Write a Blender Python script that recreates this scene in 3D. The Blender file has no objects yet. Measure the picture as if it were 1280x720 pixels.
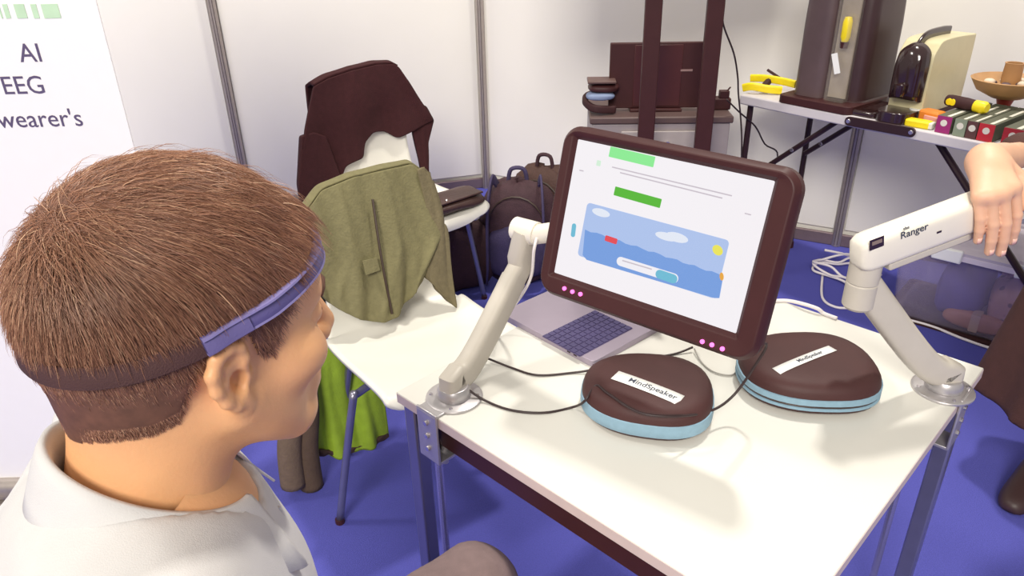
import bpy, bmesh, math, random
import numpy as np
from mathutils import Vector, Matrix
random.seed(7); RNG = np.random.default_rng(7)
scene = bpy.context.scene
COL = scene.collection

# ------------------------------------------------------------------ camera
FPX, CX, CY, CAMH = 930.0, 640.0, 360.0, 1.5
PITCH, ROLL = math.radians(27.14), math.radians(-1.4)
FW = np.array([0, math.cos(PITCH), -math.sin(PITCH)])
_R0 = np.array([1.0, 0, 0]); _U0 = np.cross(_R0, FW)
RT = _R0 * math.cos(ROLL) + _U0 * math.sin(ROLL)
UP = -_R0 * math.sin(ROLL) + _U0 * math.cos(ROLL)
CAM = np.array([0, 0, CAMH])
cd = bpy.data.cameras.new('camera'); cam = bpy.data.objects.new('camera', cd); COL.objects.link(cam)
cd.sensor_width = 36.0; cd.lens = 36.0 * FPX / 1280.0; cd.clip_start = 0.02
mw = Matrix.Identity(4)
for i in range(3):
    mw[i][0] = RT[i]; mw[i][1] = UP[i]; mw[i][2] = -FW[i]; mw[i][3] = CAM[i]
cam.matrix_world = mw
scene.camera = cam

# ------------------------------------------------------------------ light and exposure
scene.view_settings.view_transform = 'Standard'
scene.view_settings.look = 'None'
scene.view_settings.gamma = 1.0
scene.view_settings.use_curve_mapping = False
scene.view_settings.exposure = -0.30
w = bpy.data.worlds.new('hall'); scene.world = w; w.use_nodes = True
bgn = w.node_tree.nodes['Background']
bgn.inputs[0].default_value = (1.0, 0.95, 0.87, 1); bgn.inputs[1].default_value = 0.56
def area(name, loc, target, size, power, col=(1, 0.95, 0.86), size_y=None):
    l = bpy.data.lights.new(name, 'AREA'); l.energy = power; l.size = size; l.color = col
    if size_y: l.shape = 'RECTANGLE'; l.size_y = size_y
    o = bpy.data.objects.new(name, l); COL.objects.link(o)
    o.location = loc; o.rotation_euler = (Vector(target) - Vector(loc)).to_track_quat('-Z', 'Y').to_euler()
    return o
area('hall_light_key', (1.35, 3.1, 6.0), (0.2, 1.4, 0.7), 0.4, 250)
area('hall_light_front', (-1.6, -6.0, 6.2), (0.0, 3.2, 1.0), 3.2, 1050)
area('hall_light_side', (-2.6, 1.6, 4.2), (0.2, 1.5, 0.4), 0.5, 70)

# ------------------------------------------------------------------ helpers
def ray(x, y): return FW + RT * (x - CX) / FPX - UP * (y - CY) / FPX
def P(x, y, z):
    d = ray(x, y); return CAM + d * (z - CAMH) / d[2]
def PD(x, y, depth): return CAM + ray(x, y) * depth
def PP(x, y, o, n):
    d = ray(x, y); o = np.asarray(o, float); n = np.asarray(n, float)
    return CAM + d * (((o - CAM) @ n) / (d @ n))
def nrm(v): v = np.asarray(v, float); return v / np.linalg.norm(v)

def lin(c):
    return tuple(((v / 255) / 12.92 if v / 255 <= 0.04045 else ((v / 255 + 0.055) / 1.055) ** 2.4) for v in c)
MATS = {}
def M(name, rgb, rough=0.5, metal=0.0, var=0.05, scale=25.0, bump=0.0, bscale=120.0, alpha=1.0, emit=0.0, sss=0.0, coat=0.0, trans=0.0):
    if name in MATS: return MATS[name]
    m = bpy.data.materials.new(name); m.use_nodes = True; nt = m.node_tree
    b = nt.nodes['Principled BSDF']; L = lin(rgb)
    b.inputs['Roughness'].default_value = rough; b.inputs['Metallic'].default_value = metal
    tc = nt.nodes.new('ShaderNodeTexCoord')
    if var > 0:
        n = nt.nodes.new('ShaderNodeTexNoise'); n.inputs['Scale'].default_value = scale; n.inputs['Detail'].default_value = 4
        nt.links.new(tc.outputs['Object'], n.inputs['Vector'])
        r = nt.nodes.new('ShaderNodeValToRGB')
        r.color_ramp.elements[0].position = 0.3; r.color_ramp.elements[1].position = 0.7
        r.color_ramp.elements[0].color = tuple(c * (1 - var) for c in L) + (1,)
        r.color_ramp.elements[1].color = tuple(min(1, c * (1 + var)) for c in L) + (1,)
        nt.links.new(n.outputs['Fac'], r.inputs['Fac']); nt.links.new(r.outputs['Color'], b.inputs['Base Color'])
    else: b.inputs['Base Color'].default_value = L + (1,)
    if bump > 0:
        n2 = nt.nodes.new('ShaderNodeTexNoise'); n2.inputs['Scale'].default_value = bscale; n2.inputs['Detail'].default_value = 5
        nt.links.new(tc.outputs['Object'], n2.inputs['Vector'])
        bp = nt.nodes.new('ShaderNodeBump'); bp.inputs['Strength'].default_value = bump; bp.inputs['Distance'].default_value = 0.01
        nt.links.new(n2.outputs['Fac'], bp.inputs['Height']); nt.links.new(bp.outputs['Normal'], b.inputs['Normal'])
    if alpha < 1: b.inputs['Alpha'].default_value = alpha
    if trans > 0: b.inputs['Transmission Weight'].default_value = trans
    if emit > 0:
        b.inputs['Emission Color'].default_value = L + (1,); b.inputs['Emission Strength'].default_value = emit
    if sss > 0:
        b.inputs['Subsurface Weight'].default_value = sss; b.inputs['Subsurface Radius'].default_value = (0.012, 0.005, 0.003)
        b.inputs['Subsurface Scale'].default_value = 0.5
    if coat > 0: b.inputs['Coat Weight'].default_value = coat; b.inputs['Coat Roughness'].default_value = 0.1
    MATS[name] = m
    return m

class MB:
    def __init__(s): s.v = []; s.f = []
    def add(s, verts, faces):
        n = len(s.v); s.v += [tuple(float(c) for c in p) for p in verts]; s.f += [tuple(i + n for i in f) for f in faces]; return s
    def box(s, c, d, R=None):
        c = np.asarray(c, float); R = np.eye(3) if R is None else np.asarray(R, float)  # R rows = axes
        vs = []
        for x in (-.5, .5):
            for y in (-.5, .5):
                for z in (-.5, .5): vs.append(c + R[0] * x * d[0] + R[1] * y * d[1] + R[2] * z * d[2])
        return s.add(vs, [(0, 1, 3, 2), (4, 6, 7, 5), (0, 4, 5, 1), (2, 3, 7, 6), (0, 2, 6, 4), (1, 5, 7, 3)])
    def loft(s, rings, caps=True, closed=True, loop=False):
        n = len(rings[0]); vs = [p for r in rings for p in r]; fs = []
        m = len(rings)
        for i in range(m if loop else m - 1):
            i2 = (i + 1) % m
            for j in range(n if closed else n - 1):
                k = (j + 1) % n; fs.append((i * n + j, i * n + k, i2 * n + k, i2 * n + j))
        if caps and not loop:
            fs.append(tuple(range(n))[::-1]); fs.append(tuple((m - 1) * n + j for j in range(n)))
        return s.add(vs, fs)
    def tube(s, path, r, n=10, sec=None, up=None, loop=False):
        path = [np.asarray(p, float) for p in path]; m = len(path); rings = []
        rs = r if hasattr(r, '__len__') else [r] * m
        ref = np.array([0, 0, 1.0]) if up is None else nrm(up); X = None
        for i in range(m):
            if loop: t = path[(i + 1) % m] - path[i - 1]
            else: t = path[min(i + 1, m - 1)] - path[max(i - 1, 0)]
            t = nrm(t)
            if up is not None or X is None:
                X = np.cross(ref, t)
                if np.linalg.norm(X) < 1e-3: X = np.cross([1.0, 0.1, 0], t)
            else: X = X - t * (X @ t)
            X = nrm(X); Y = np.cross(t, X)
            if sec is None:
                rings.append([path[i] + rs[i] * (X * math.cos(a) + Y * math.sin(a)) for a in np.linspace(0, 2 * math.pi, n, endpoint=False)])
            else: rings.append([path[i] + rs[i] * (X * a + Y * b) for a, b in sec])
        return s.loft(rings, loop=loop)
    def lathe(s, prof, c=(0, 0, 0), n=28, ax=None):
        c = np.asarray(c, float)
        A = np.eye(3) if ax is None else ax
        rings = [[c + A[0] * r * math.cos(a) + A[1] * r * math.sin(a) + A[2] * z for a in np.linspace(0, 2 * math.pi, n, endpoint=False)] for r, z in prof]
        return s.loft(rings)
    def prism(s, poly, o, ax, ay, az, h0, h1):
        o = np.asarray(o, float); n = len(poly)
        vs = [o + ax * a + ay * b + az * h for h in (h0, h1) for a, b in poly]
        fs = [tuple(range(n))[::-1], tuple(range(n, 2 * n))] + [(i, (i + 1) % n, n + (i + 1) % n, n + i) for i in range(n)]
        return s.add(vs, fs)
    def mesh(s, name):
        me = bpy.data.meshes.new(name); me.from_pydata(s.v, [], s.f); me.update(); return me

def axes(z, hint=(0, 0, 1)):
    z = nrm(z); x = np.cross(hint, z)
    if np.linalg.norm(x) < 1e-4: x = np.cross([1, 0, 0], z)
    x = nrm(x); return np.array([x, np.cross(z, x), z])
def rrect(w, h, r, n=5):
    pts = []
    for cx, cy, a0 in ((w / 2 - r, h / 2 - r, 0), (-w / 2 + r, h / 2 - r, 90), (-w / 2 + r, -h / 2 + r, 180), (w / 2 - r, -h / 2 + r, 270)):
        for k in range(n + 1):
            a = math.radians(a0 + 90 * k / n); pts.append((cx + r * math.cos(a), cy + r * math.sin(a)))
    return pts
def smooth_path(pts, n=8, closed=False):
    pts = [np.asarray(p, float) for p in pts]; out = []; m = len(pts)
    for i in range(m if closed else m - 1):
        if closed: p0, p1, p2, p3 = pts[i - 1], pts[i], pts[(i + 1) % m], pts[(i + 2) % m]
        else: p0, p1, p2, p3 = pts[max(i - 1, 0)], pts[i], pts[i + 1], pts[min(i + 2, m - 1)]
        for k in range(n):
            t = k / n
            out.append(0.5 * ((2 * p1) + (-p0 + p2) * t + (2 * p0 - 5 * p1 + 4 * p2 - p3) * t * t + (-p0 + 3 * p1 - 3 * p2 + p3) * t ** 3))
    if not closed: out.append(pts[-1])
    return out

OFF = {}   # things whose parts are written in world coordinates
def link(o, parent=None):
    COL.objects.link(o)
    if parent is not None:
        o.parent = parent
        if parent.name in OFF:
            OFF[o.name] = OFF[parent.name]
            if o.type == 'MESH' and not o.get('_done'): o.data.transform(Matrix.Translation([-c for c in OFF[o.name]]))
    return o
def wthing(name, label, cat, base, group=None):
    o = thing(name, label, cat, base, None, group); OFF[o.name] = [float(c) for c in base]; return o
def obj(name, mb, mat, parent=None, bev=0.0, seg=2, smooth=True, solid=0.0, sub=0, angle=35, label=None, off=0.0):
    me = mb.mesh(name) if isinstance(mb, MB) else mb
    bm = bmesh.new(); bm.from_mesh(me); bmesh.ops.recalc_face_normals(bm, faces=bm.faces); bm.to_mesh(me); bm.free()
    if smooth:
        me.polygons.foreach_set('use_smooth', [True] * len(me.polygons))
        if angle < 180: me.set_sharp_from_angle(angle=math.radians(angle))
    me.materials.clear(); me.materials.append(mat)
    o = link(bpy.data.objects.new(name, me), parent)
    if sub: md = o.modifiers.new('sub', 'SUBSURF'); md.levels = sub; md.render_levels = sub
    if solid: md = o.modifiers.new('solid', 'SOLIDIFY'); md.thickness = solid; md.offset = off
    if bev:
        md = o.modifiers.new('bev', 'BEVEL'); md.width = bev; md.segments = seg; md.limit_method = 'ANGLE'; md.angle_limit = math.radians(40); md.harden_normals = False
    if label: o['label'] = label
    return o
def tag(o, label, cat, group=None, kind=None):
    o['label'] = label; o['category'] = cat
    if group: o['group'] = group
    if kind: o['kind'] = kind
    return o
def thing(name, label, cat, loc=(0, 0, 0), R=None, group=None):
    o = bpy.data.objects.new(name, None); COL.objects.link(o); o.empty_display_size = 0.05
    m = Matrix.Identity(4)
    for i in range(3):
        m[i][3] = float(loc[i])
        if R is not None:
            for j in range(3): m[i][j] = float(R[j][i])
    o.matrix_world = m
    tag(o, label, cat, group); return o
class Frame:
    def __init__(s, o, R): s.o = np.asarray(o, float); s.R = np.asarray(R, float)   # rows = local axes in world
    def w(s, p): return s.o + np.asarray(p, float) @ s.R
    def l(s, p): return s.R @ (np.asarray(p, float) - s.o)
def rz(fx, fy):  # local +x = (fx,fy)
    x = nrm([fx, fy, 0]); z = np.array([0, 0, 1.0]); return np.array([x, np.cross(z, x), z])

FONT = None
def text_mesh(s, size, extrude=0.0004, bold=0.0):
    c = bpy.data.curves.new('t', 'FONT'); c.body = s; c.size = size; c.extrude = extrude; c.align_x = 'CENTER'; c.align_y = 'CENTER'; c.offset = bold; c.resolution_u = 3
    o = bpy.data.objects.new('t', c); COL.objects.link(o)
    dg = bpy.context.evaluated_depsgraph_get(); me = bpy.data.meshes.new_from_object(o.evaluated_get(dg))
    bpy.data.objects.remove(o); bpy.data.curves.remove(c); return me
def text_obj(name, s, size, mat, parent, o, ax, ay, extrude=0.0004, bold=0.0, xs=1.0):
    me = text_mesh(s, size, extrude, bold); o = np.asarray(o, float); ax = np.asarray(ax, float); ay = np.asarray(ay, float); az = np.cross(ax, ay)
    for v in me.vertices:
        p = o + ax * v.co.x * xs + ay * v.co.y + az * v.co.z; v.co = p
    me.materials.clear(); me.materials.append(mat)
    return link(bpy.data.objects.new(name, me), parent)

# ---- signed distance shapes polygonised with surface nets
def s_ell(p, c, r, R=None):
    q = [p[i] - c[i] for i in range(3)]
    if R is not None: q = [R[i][0] * q[0] + R[i][1] * q[1] + R[i][2] * q[2] for i in range(3)]
    k0 = np.sqrt(sum((q[i] / r[i]) ** 2 for i in range(3))) + 1e-9
    k1 = np.sqrt(sum((q[i] / r[i] ** 2) ** 2 for i in range(3))) + 1e-9
    return k0 * (k0 - 1) / k1
def s_cap(p, a, b, ra, rb):
    a = np.asarray(a, float); b = np.asarray(b, float); ba = b - a
    t = np.clip(sum((p[i] - a[i]) * ba[i] for i in range(3)) / max(ba @ ba, 1e-12), 0, 1)
    return np.sqrt(sum((p[i] - a[i] - ba[i] * t) ** 2 for i in range(3))) - (ra + (rb - ra) * t)
def s_chain(p, pts, rs, k=0.0):
    d = None
    for i in range(len(pts) - 1):
        e = s_cap(p, pts[i], pts[i + 1], rs[i], rs[i + 1])
        d = e if d is None else (np.minimum(d, e) if k == 0 else smin(d, e, k))
    return d
def smin(a, b, k):
    h = np.clip(0.5 + 0.5 * (b - a) / k, 0, 1); return b * (1 - h) + a * h - k * h * (1 - h)
def smax(a, b, k): return -smin(-a, -b, k)
def snet(fn, lo, hi, h):
    ax = [np.arange(lo[i], hi[i] + h, h, dtype=np.float32) for i in range(3)]
    X, Y, Z = np.meshgrid(*ax, indexing='ij'); V = fn((X, Y, Z)).astype(np.float32)
    S = V < 0; n = np.array(V.shape) - 1
    acc = np.zeros(tuple(n) + (3,), np.float32); cnt = np.zeros(tuple(n), np.int8)
    I = np.indices(tuple(n)).astype(np.float32)
    for axn in range(3):
        o1, o2 = [a for a in range(3) if a != axn]
        for da in (0, 1):
            for db in (0, 1):
                off = [0, 0, 0]; off[o1] = da; off[o2] = db
                sl0 = tuple(slice(off[i], off[i] + n[i]) for i in range(3)); off[axn] = 1
                sl1 = tuple(slice(off[i], off[i] + n[i]) for i in range(3))
                v0, v1 = V[sl0], V[sl1]; c = (v0 < 0) != (v1 < 0)
                t = np.where(c, v0 / np.where(c, v0 - v1, 1), 0)
                acc[..., axn][c] += t[c]; acc[..., o1][c] += da; acc[..., o2][c] += db; cnt += c
    act = cnt > 0; idx = -np.ones(tuple(n), np.int64); idx[act] = np.arange(act.sum())
    base = np.stack([I[k][act] for k in range(3)], 1)
    verts = np.array([a[0] for a in ax]) + h * (base + acc[act] / cnt[act][:, None])
    faces = []
    for axn in range(3):
        o1, o2 = (axn + 1) % 3, (axn + 2) % 3
        sl0 = [slice(None)] * 3; sl1 = [slice(None)] * 3
        for a in (o1, o2): sl0[a] = slice(1, n[a]); sl1[a] = slice(1, n[a])
        sl0[axn] = slice(0, n[axn]); sl1[axn] = slice(1, n[axn] + 1)
        a0, a1 = S[tuple(sl0)], S[tuple(sl1)]; q = np.argwhere(a0 != a1)
        if len(q) == 0: continue
        fl = a0[tuple(q.T)]; c = q.copy(); c[:, o1] += 1; c[:, o2] += 1
        def cell(d1, d2):
            e = c.copy(); e[:, o1] -= d1; e[:, o2] -= d2; return idx[tuple(e.T)]
        Q = np.stack([cell(1, 1), cell(0, 1), cell(0, 0), cell(1, 0)], 1)
        Q[~fl] = Q[~fl][:, ::-1]; faces.append(Q)
    return verts, np.concatenate(faces)
def np_mesh(name, verts, faces):
    me = bpy.data.meshes.new(name); k = faces.shape[1]
    me.vertices.add(len(verts)); me.vertices.foreach_set('co', np.asarray(verts, np.float32).ravel())
    me.loops.add(faces.size); me.loops.foreach_set('vertex_index', faces.astype(np.int32).ravel())
    me.polygons.add(len(faces)); me.polygons.foreach_set('loop_start', np.arange(0, faces.size, k, dtype=np.int32))
    me.polygons.foreach_set('use_smooth', np.ones(len(faces), bool))
    me.update(calc_edges=True); return me
def np_obj(name, verts, faces, mat, parent=None):
    me = np_mesh(name, verts, faces); me.materials.append(mat)
    return link(bpy.data.objects.new(name, me), parent)
def weld(parts):
    vs, fs, n = [], [], 0
    for v, f in parts: vs.append(v); fs.append(f + n); n += len(v)
    return np.concatenate(vs), np.concatenate(fs)
# ------------------------------------------------------------------ materials
WALL = M('wall_panel', (243, 239, 231), 0.55, var=0.015, scale=3)
ALU = M('aluminium', (176, 166, 160), 0.4, 0.6, var=0.06, scale=40)
CARPET = M('blue_carpet', (84, 85, 178), 0.95, var=0.10, scale=260, bump=0.5, bscale=700)
WHITE = M('white_laminate', (219, 217, 210), 0.35, var=0.012, scale=8)
EDGE = M('edge_band', (205, 188, 184), 0.5, var=0.03)
DARK = M('dark_plastic', (64, 32, 33), 0.5, var=0.06)
DARKM = M('dark_matte', (62, 36, 38), 0.7, var=0.08)
BLACKG = M('black_gloss', (46, 28, 30), 0.15, var=0.03, coat=0.5)
CHROME = M('chrome', (205, 200, 205), 0.22, 0.9, var=0.03)
LEGM = M('leg_metal', (150, 148, 165), 0.3, 0.8, var=0.04)
ARMW = M('arm_white', (226, 220, 208), 0.4, var=0.02)
ARMG = M('arm_grey', (190, 183, 172), 0.45, var=0.03)
STEEL = M('steel_plate', (190, 186, 188), 0.35, 0.65, var=0.06, scale=60)
SHELL = M('chair_shell', (232, 229, 220), 0.35, var=0.01)
OLIVE = M('olive_cloth', (116, 110, 76), 0.85, var=0.10, scale=60, bump=0.25, bscale=160)
BROWNO = M('taupe_sleeve', (104, 86, 70), 0.85, var=0.10, scale=60, bump=0.25, bscale=160)
LIME = M('lime_lining', (142, 170, 42), 0.7, var=0.10, scale=30, bump=0.15)
HOODIE = M('black_fleece', (60, 28, 31), 0.95, var=0.10, scale=50, bump=0.3, bscale=240)
BAGM = M('dark_bag', (66, 44, 50), 0.7, var=0.15, scale=30, bump=0.3, bscale=200)
BAGB = M('navy_bag', (60, 50, 84), 0.7, var=0.15, scale=30, bump=0.3, bscale=200)
WCAB = M('white_cable', (235, 228, 228), 0.5, var=0.02)
BCAB = M('black_cable', (48, 32, 34), 0.5, var=0.04)
YEL = M('yellow_plastic', (240, 216, 24), 0.4, var=0.05)
BLUEB = M('blue_piping', (132, 164, 184), 0.6, var=0.06, scale=80)
CASE = M('case_fabric', (70, 42, 42), 0.55, var=0.06, bump=0.08, bscale=600)
PAPER = M('paper', (240, 240, 238), 0.6, var=0.01)
INK = M('ink', (60, 66, 82), 0.6, var=0.02)
INKP = M('ink_purple', (92, 80, 112), 0.6, var=0.03)

for m_ in (DARK, DARKM, HOODIE, CASE, BAGM): m_.node_tree.nodes['Principled BSDF'].inputs['Specular IOR Level'].default_value = 0.3

# ------------------------------------------------------------------ setting
PO2 = np.array([-0.14, 4.28, 0.0]); WBD = nrm([1.77, -1.0, 0]); WAD = nrm([-0.963, -0.269, 0])
UZ = np.array([0, 0, 1.0])
fl = MB().add([(-7, -4, 0), (7, -4, 0), (7, 8, 0), (-7, 8, 0)], [(0, 1, 2, 3)])
o = obj('floor', fl, CARPET, smooth=False); o['kind'] = 'structure'; o['label'] = 'bright blue exhibition carpet'
def panel_wall(name, d, n, pw, inward, skip=0.0):
    base = None
    R = np.array([d, inward, UZ])
    lo = skip; hi = skip + n * pw
    core = MB().box(PO2 + d * (lo + hi) / 2 - inward * 0.03 + UZ * 1.25, (hi - lo, 0.02, 2.5), R)
    base = obj(name, core, WALL); base['kind'] = 'structure'
    for k in range(n):
        c = PO2 + d * (lo + pw * (k + 0.5)) - inward * 0.01 + UZ * 1.27
        obj('panel', MB().box(c, (pw - 0.05, 0.012, 2.38), R), WALL, base)
    return base
inB = nrm([-1.0, -1.77, 0]); inA = nrm([0.269, -0.963, 0])
PWA = 1.356; PWB = 1.98
wb = panel_wall('wall_back', WBD, 3, PWB, inB); wa = panel_wall('wall_left', WAD, 3, PWA, inA)
def post(n, p, inw, d):
    mb = MB(); R = np.array([d, inw, UZ])
    poly = [(0.022 * math.cos(a), 0.022 * math.sin(a)) for a in np.linspace(0, 2 * math.pi, 8, endpoint=False) + math.pi / 8]
    b = MB().prism(poly, p + inw * 0.012, d, inw, UZ, 0, 2.5)
    o = obj('trim_%d' % n, b, ALU, bev=0.002); o['kind'] = 'structure'
    for sx in (-0.006, 0.006):
        obj('groove', MB().box(p + inw * 0.0335 + d * sx + UZ * 1.25, (0.003, 0.002, 2.48), R), M('groove', (96, 84, 82), 0.6), o)
post(1, PO2 + inA * 0.012, nrm(inA + inB), nrm(WBD - WAD)); post(2, PO2 + WAD * PWA, inA, WAD); post(3, PO2 + WBD * PWB, inB, WBD)
post(4, PO2 + WBD * PWB * 2, inB, WBD); post(5, PO2 + WAD * PWA * 2, inA, WAD)
for nm, d, inw, L in (('baseboard_back', WBD, inB, 3 * PWB), ('baseboard_left', WAD, inA, 3 * PWA)):
    o = obj(nm, MB().box(PO2 + d * L / 2 + inw * 0.008 + UZ * 0.03, (L, 0.02, 0.06), np.array([d, inw, UZ])), M('rail_grey', (126, 108, 112), 0.5, 0.3), bev=0.004); o['kind'] = 'structure'

# free-standing roll-up banner behind the seated man
BY = 1.66; inA2 = np.array([0, -1.0, 0])
def onA(x, y, off=0.0): return PP(x, y, np.array([0, BY - off, 0]), inA2)
bxr = onA(146, 100)[0]
ban = wthing('banner', 'white roll-up banner with purple lettering and a green logo behind the seated man', 'banner', (bxr - .425, BY, 0))
obj('sheet', MB().box((bxr - .425, BY, 1.05), (.85, .003, 2.0)), M('banner_sheet', (246, 243, 241), 0.45, var=0.006), ban)
obj('top_rail', MB().box((bxr - .425, BY, 2.055), (.86, .014, .02)), ALU, ban, bev=.003)
obj('cassette', MB().prism(rrect(.10, .075, .03, 4), (bxr - .86, BY + .02, .045), Y3 if False else np.array([0, 1., 0]), np.array([0, 0, 1.]), np.array([1., 0, 0]), 0, .87), ALU, ban, bev=.002)
for sx in (.2, .65): obj('foot', MB().box((bxr - .85 + sx, BY + .02, .006), (.05, .30, .008)), ALU, ban, bev=.002)
obj('support_pole', MB().tube([(bxr - .425, BY + .03, .06), (bxr - .425, BY + .02, 2.05)], .008, 8), ALU, ban)
def ban_text(s, xr, y, size, mat):
    me = text_mesh(s, size); w_ = max(v.co.x for v in me.vertices); p = onA(xr, y, .0022)
    for v in me.vertices: v.co = (p[0] + v.co.x - w_, p[1] - v.co.z, p[2] + v.co.y)
    me.materials.clear(); me.materials.append(mat)
    return link(bpy.data.objects.new('lettering', me), ban)
TS = 0.055
ban_text('AI', 50, 67, TS, INKP); ban_text('EEG', 54, 107, TS, INKP); ban_text("wearer's", 102, 148, TS, INKP)
GRN = M('logo_green', (196, 226, 190), 0.6)
for x0, x1 in ((0, 2), (6, 12), (20, 33), (41, 48), (54, 75)):
    a = onA(x0, 14); c_ = onA(x1, 14)
    obj('logo_block', MB().box(((a[0] + c_[0]) / 2, BY - .0022, a[2]), (c_[0] - a[0], .001, .028)), GRN, ban)

# ------------------------------------------------------------------ white demo table
TZ = 0.74
TL = P(495, 490, TZ); TR = P(1230, 460, TZ); U = np.array([0.7097, -0.7045, 0]); U = nrm(U); V = np.array([-U[1], U[0], 0])
TW = (TR - TL) @ U; TD = (TR - TL) @ V
TC = TL + U * TW / 2 + V * TD / 2
RT_ = np.array([U, V, UZ])
tb = wthing('demo_table', 'square white laminate table carrying the monitor, laptop and headset cases', 'table', TC * [1, 1, 0])
tp = obj('table_top', MB().box(TC - UZ * 0.011, (TW, TD, 0.022), RT_), WHITE, tb, bev=0.0015)
for s_, d_, l_, R_ in ((U * (TW / 2), (0.0015, TD - 0.004, 0.018), 0, RT_), (-U * (TW / 2), (0.0015, TD - 0.004, 0.018), 0, RT_), (V * (TD / 2), (TW - 0.004, 0.0015, 0.018), 0, RT_), (-V * (TD / 2), (TW - 0.004, 0.0015, 0.018), 0, RT_)):
    obj('edge_band', MB().box(TC + s_ - UZ * 0.011, d_, R_), EDGE, tp)
for s_, L_, R_ in ((U * (TW / 2 - 0.03), TD - 0.1, np.array([V, -U, UZ])), (-U * (TW / 2 - 0.03), TD - 0.1, np.array([V, -U, UZ])), (V * (TD / 2 - 0.03), TW - 0.1, RT_), (-V * (TD / 2 - 0.03), TW - 0.1, RT_)):
    obj('apron', MB().box(TC + s_ - UZ * 0.052, (L_, 0.02, 0.06), R_), DARK, tb, bev=0.002)
for su in (-1, 1):
    for sv in (-1, 1):
        p = TC + U * su * (TW / 2 - 0.022) + V * sv * (TD / 2 - 0.022)
        lg = obj('leg', MB().box(p * [1, 1, 0] + UZ * 0.36, (0.03, 0.03, 0.72), RT_), LEGM, tb, bev=0.004)
        obj('foot', MB().lathe([(0.0, 0.0), (0.016, 0.0), (0.016, 0.012), (0.0, 0.012)], p * [1, 1, 0], 12), DARK, lg)
        p2_ = p - U * su * .055
        obj('support_rod', MB().tube([p2_ * [1, 1, 0], p2_ * [1, 1, 0] + UZ * .70], .0075, 10), CHROME, tb)

# ------------------------------------------------------------------ monitor arms
def clampset(t, b, edge_dir, along):
    # round base plate on the table, bracket over the table edge with three screws
    b = np.asarray(b)
    bp_ = obj('base_plate', MB().lathe([(0.0, 0.0), (0.05, 0.0), (0.05, 0.004), (0.046, 0.006), (0.0, 0.006)], b, 32), STEEL, t, bev=0.0008)
    for a in range(4):
        obj('screw', MB().lathe([(0, 0.006), (0.0035, 0.006), (0.003, 0.008), (0, 0.008)], b + 0.041 * (math.cos(a * 1.57 + .7) * U + math.sin(a * 1.57 + .7) * V), 8), CHROME, bp_)
    # distance from base centre to table edge along edge_dir
    e = b + edge_dir * edgedist(b, edge_dir)
    R = np.array([along, edge_dir, UZ])
    br = obj('clamp_bracket', MB().box(e + edge_dir * 0.004 - UZ * 0.045, (0.052, 0.005, 0.105), R).box((b + e) / 2 + edge_dir * 0.004 + UZ * 0.002, (0.05, np.linalg.norm(e - b) + 0.006, 0.004), R), STEEL, t, bev=0.002)
    for k in range(3):
        obj('screw', MB().lathe([(0, 0), (0.005, 0), (0.0045, 0.004), (0, 0.004)], e + edge_dir * 0.0065 - UZ * (0.018 + 0.027 * k), 10, axes(edge_dir)), CHROME, br)
    obj('clamp_jaw', MB().box(e - edge_dir * 0.02 - UZ * 0.096, (0.05, 0.05, 0.006), R).tube([e - edge_dir * 0.028 - UZ * 0.125, e - edge_dir * 0.028 - UZ * 0.085], 0.006), STEEL, t, bev=0.001)
def edgedist(b, d):
    r = b - TC
    if abs(d @ U) > 0.5: return TW / 2 - (r @ d)
    return TD / 2 - (r @ d)
SECT = rrect(1.0, 0.72, 0.25, 4)
BL = P(568, 497, TZ); BL = np.array([BL[0], BL[1], TZ])
t = wthing('monitor_arm', 'grey monitor arm holding the tablet monitor, clamped beside the chair', 'monitor arm', BL)
clampset(t, BL, -V, U)
pole_l = P(563, 470, TZ + 0.045); el = P(650, 333, 0.915); top = np.array([el[0] + .012, el[1], .985])
pole_l[:2] = BL[:2]
obj('collar', MB().lathe([(0, 0), (0.03, 0), (0.03, 0.012), (0.025, 0.02), (0, 0.02)], BL + UZ * 0.006, 24), STEEL, t, bev=0.001)
obj('lower_link', MB().tube([BL + UZ * 0.008, BL + UZ * 0.03] + smooth_path([BL + UZ * 0.04, BL * 0.85 + el * 0.15 + UZ * 0.012, BL * 0.6 + el * 0.4, el * 0.9 + BL * 0.1], 5), 0.05, sec=SECT, up=np.cross(el - BL, UZ)), ARMG, t)
obj('upright', MB().tube([el * 0.9 + BL * 0.1, el, el + UZ * 0.02, top], 0.047, sec=SECT, up=np.cross(el - BL, UZ)), ARMG, t)

# monitor
E1 = nrm([0.78242433, -0.6222492, -0.02486147]); E2 = np.array([-0.11976849, -0.23354972, -0.96494043]); E2 = nrm(E2 - E1 * (E1 @ E2)); EN = np.cross(E1, E2)  # away from viewer
MW = 0.38
c4 = [np.array(q) for q in ((.083, 1.173, 1.193), (.380, .937, 1.183), (.347, .872, .915), (.050, 1.108, .925))]
MC = sum(c4) / 4; MH = MW / 1.367
mR = np.array([E1, EN, -E2])
mt = thing('tablet_monitor', 'large dark-framed tablet monitor with lit screen held above the table', 'monitor', MC, mR)
mf = Frame(MC, mR)
def sc(x, y, off=0.0):
    q = mf.l(PP(x, y, MC, EN)); return np.array([q[0], off, q[2]])
X, Y3, Z3 = np.array([1., 0, 0]), np.array([0, 1., 0]), np.array([0, 0, 1.])
scr = [sc(*p) for p in ((718, 168), (965, 232), (920, 418), (695, 342))]
sx0 = (scr[0][0] + scr[3][0]) / 2; sx1 = (scr[1][0] + scr[2][0]) / 2; sz1 = (scr[0][2] + scr[1][2]) / 2; sz0 = (scr[2][2] + scr[3][2]) / 2
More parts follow.
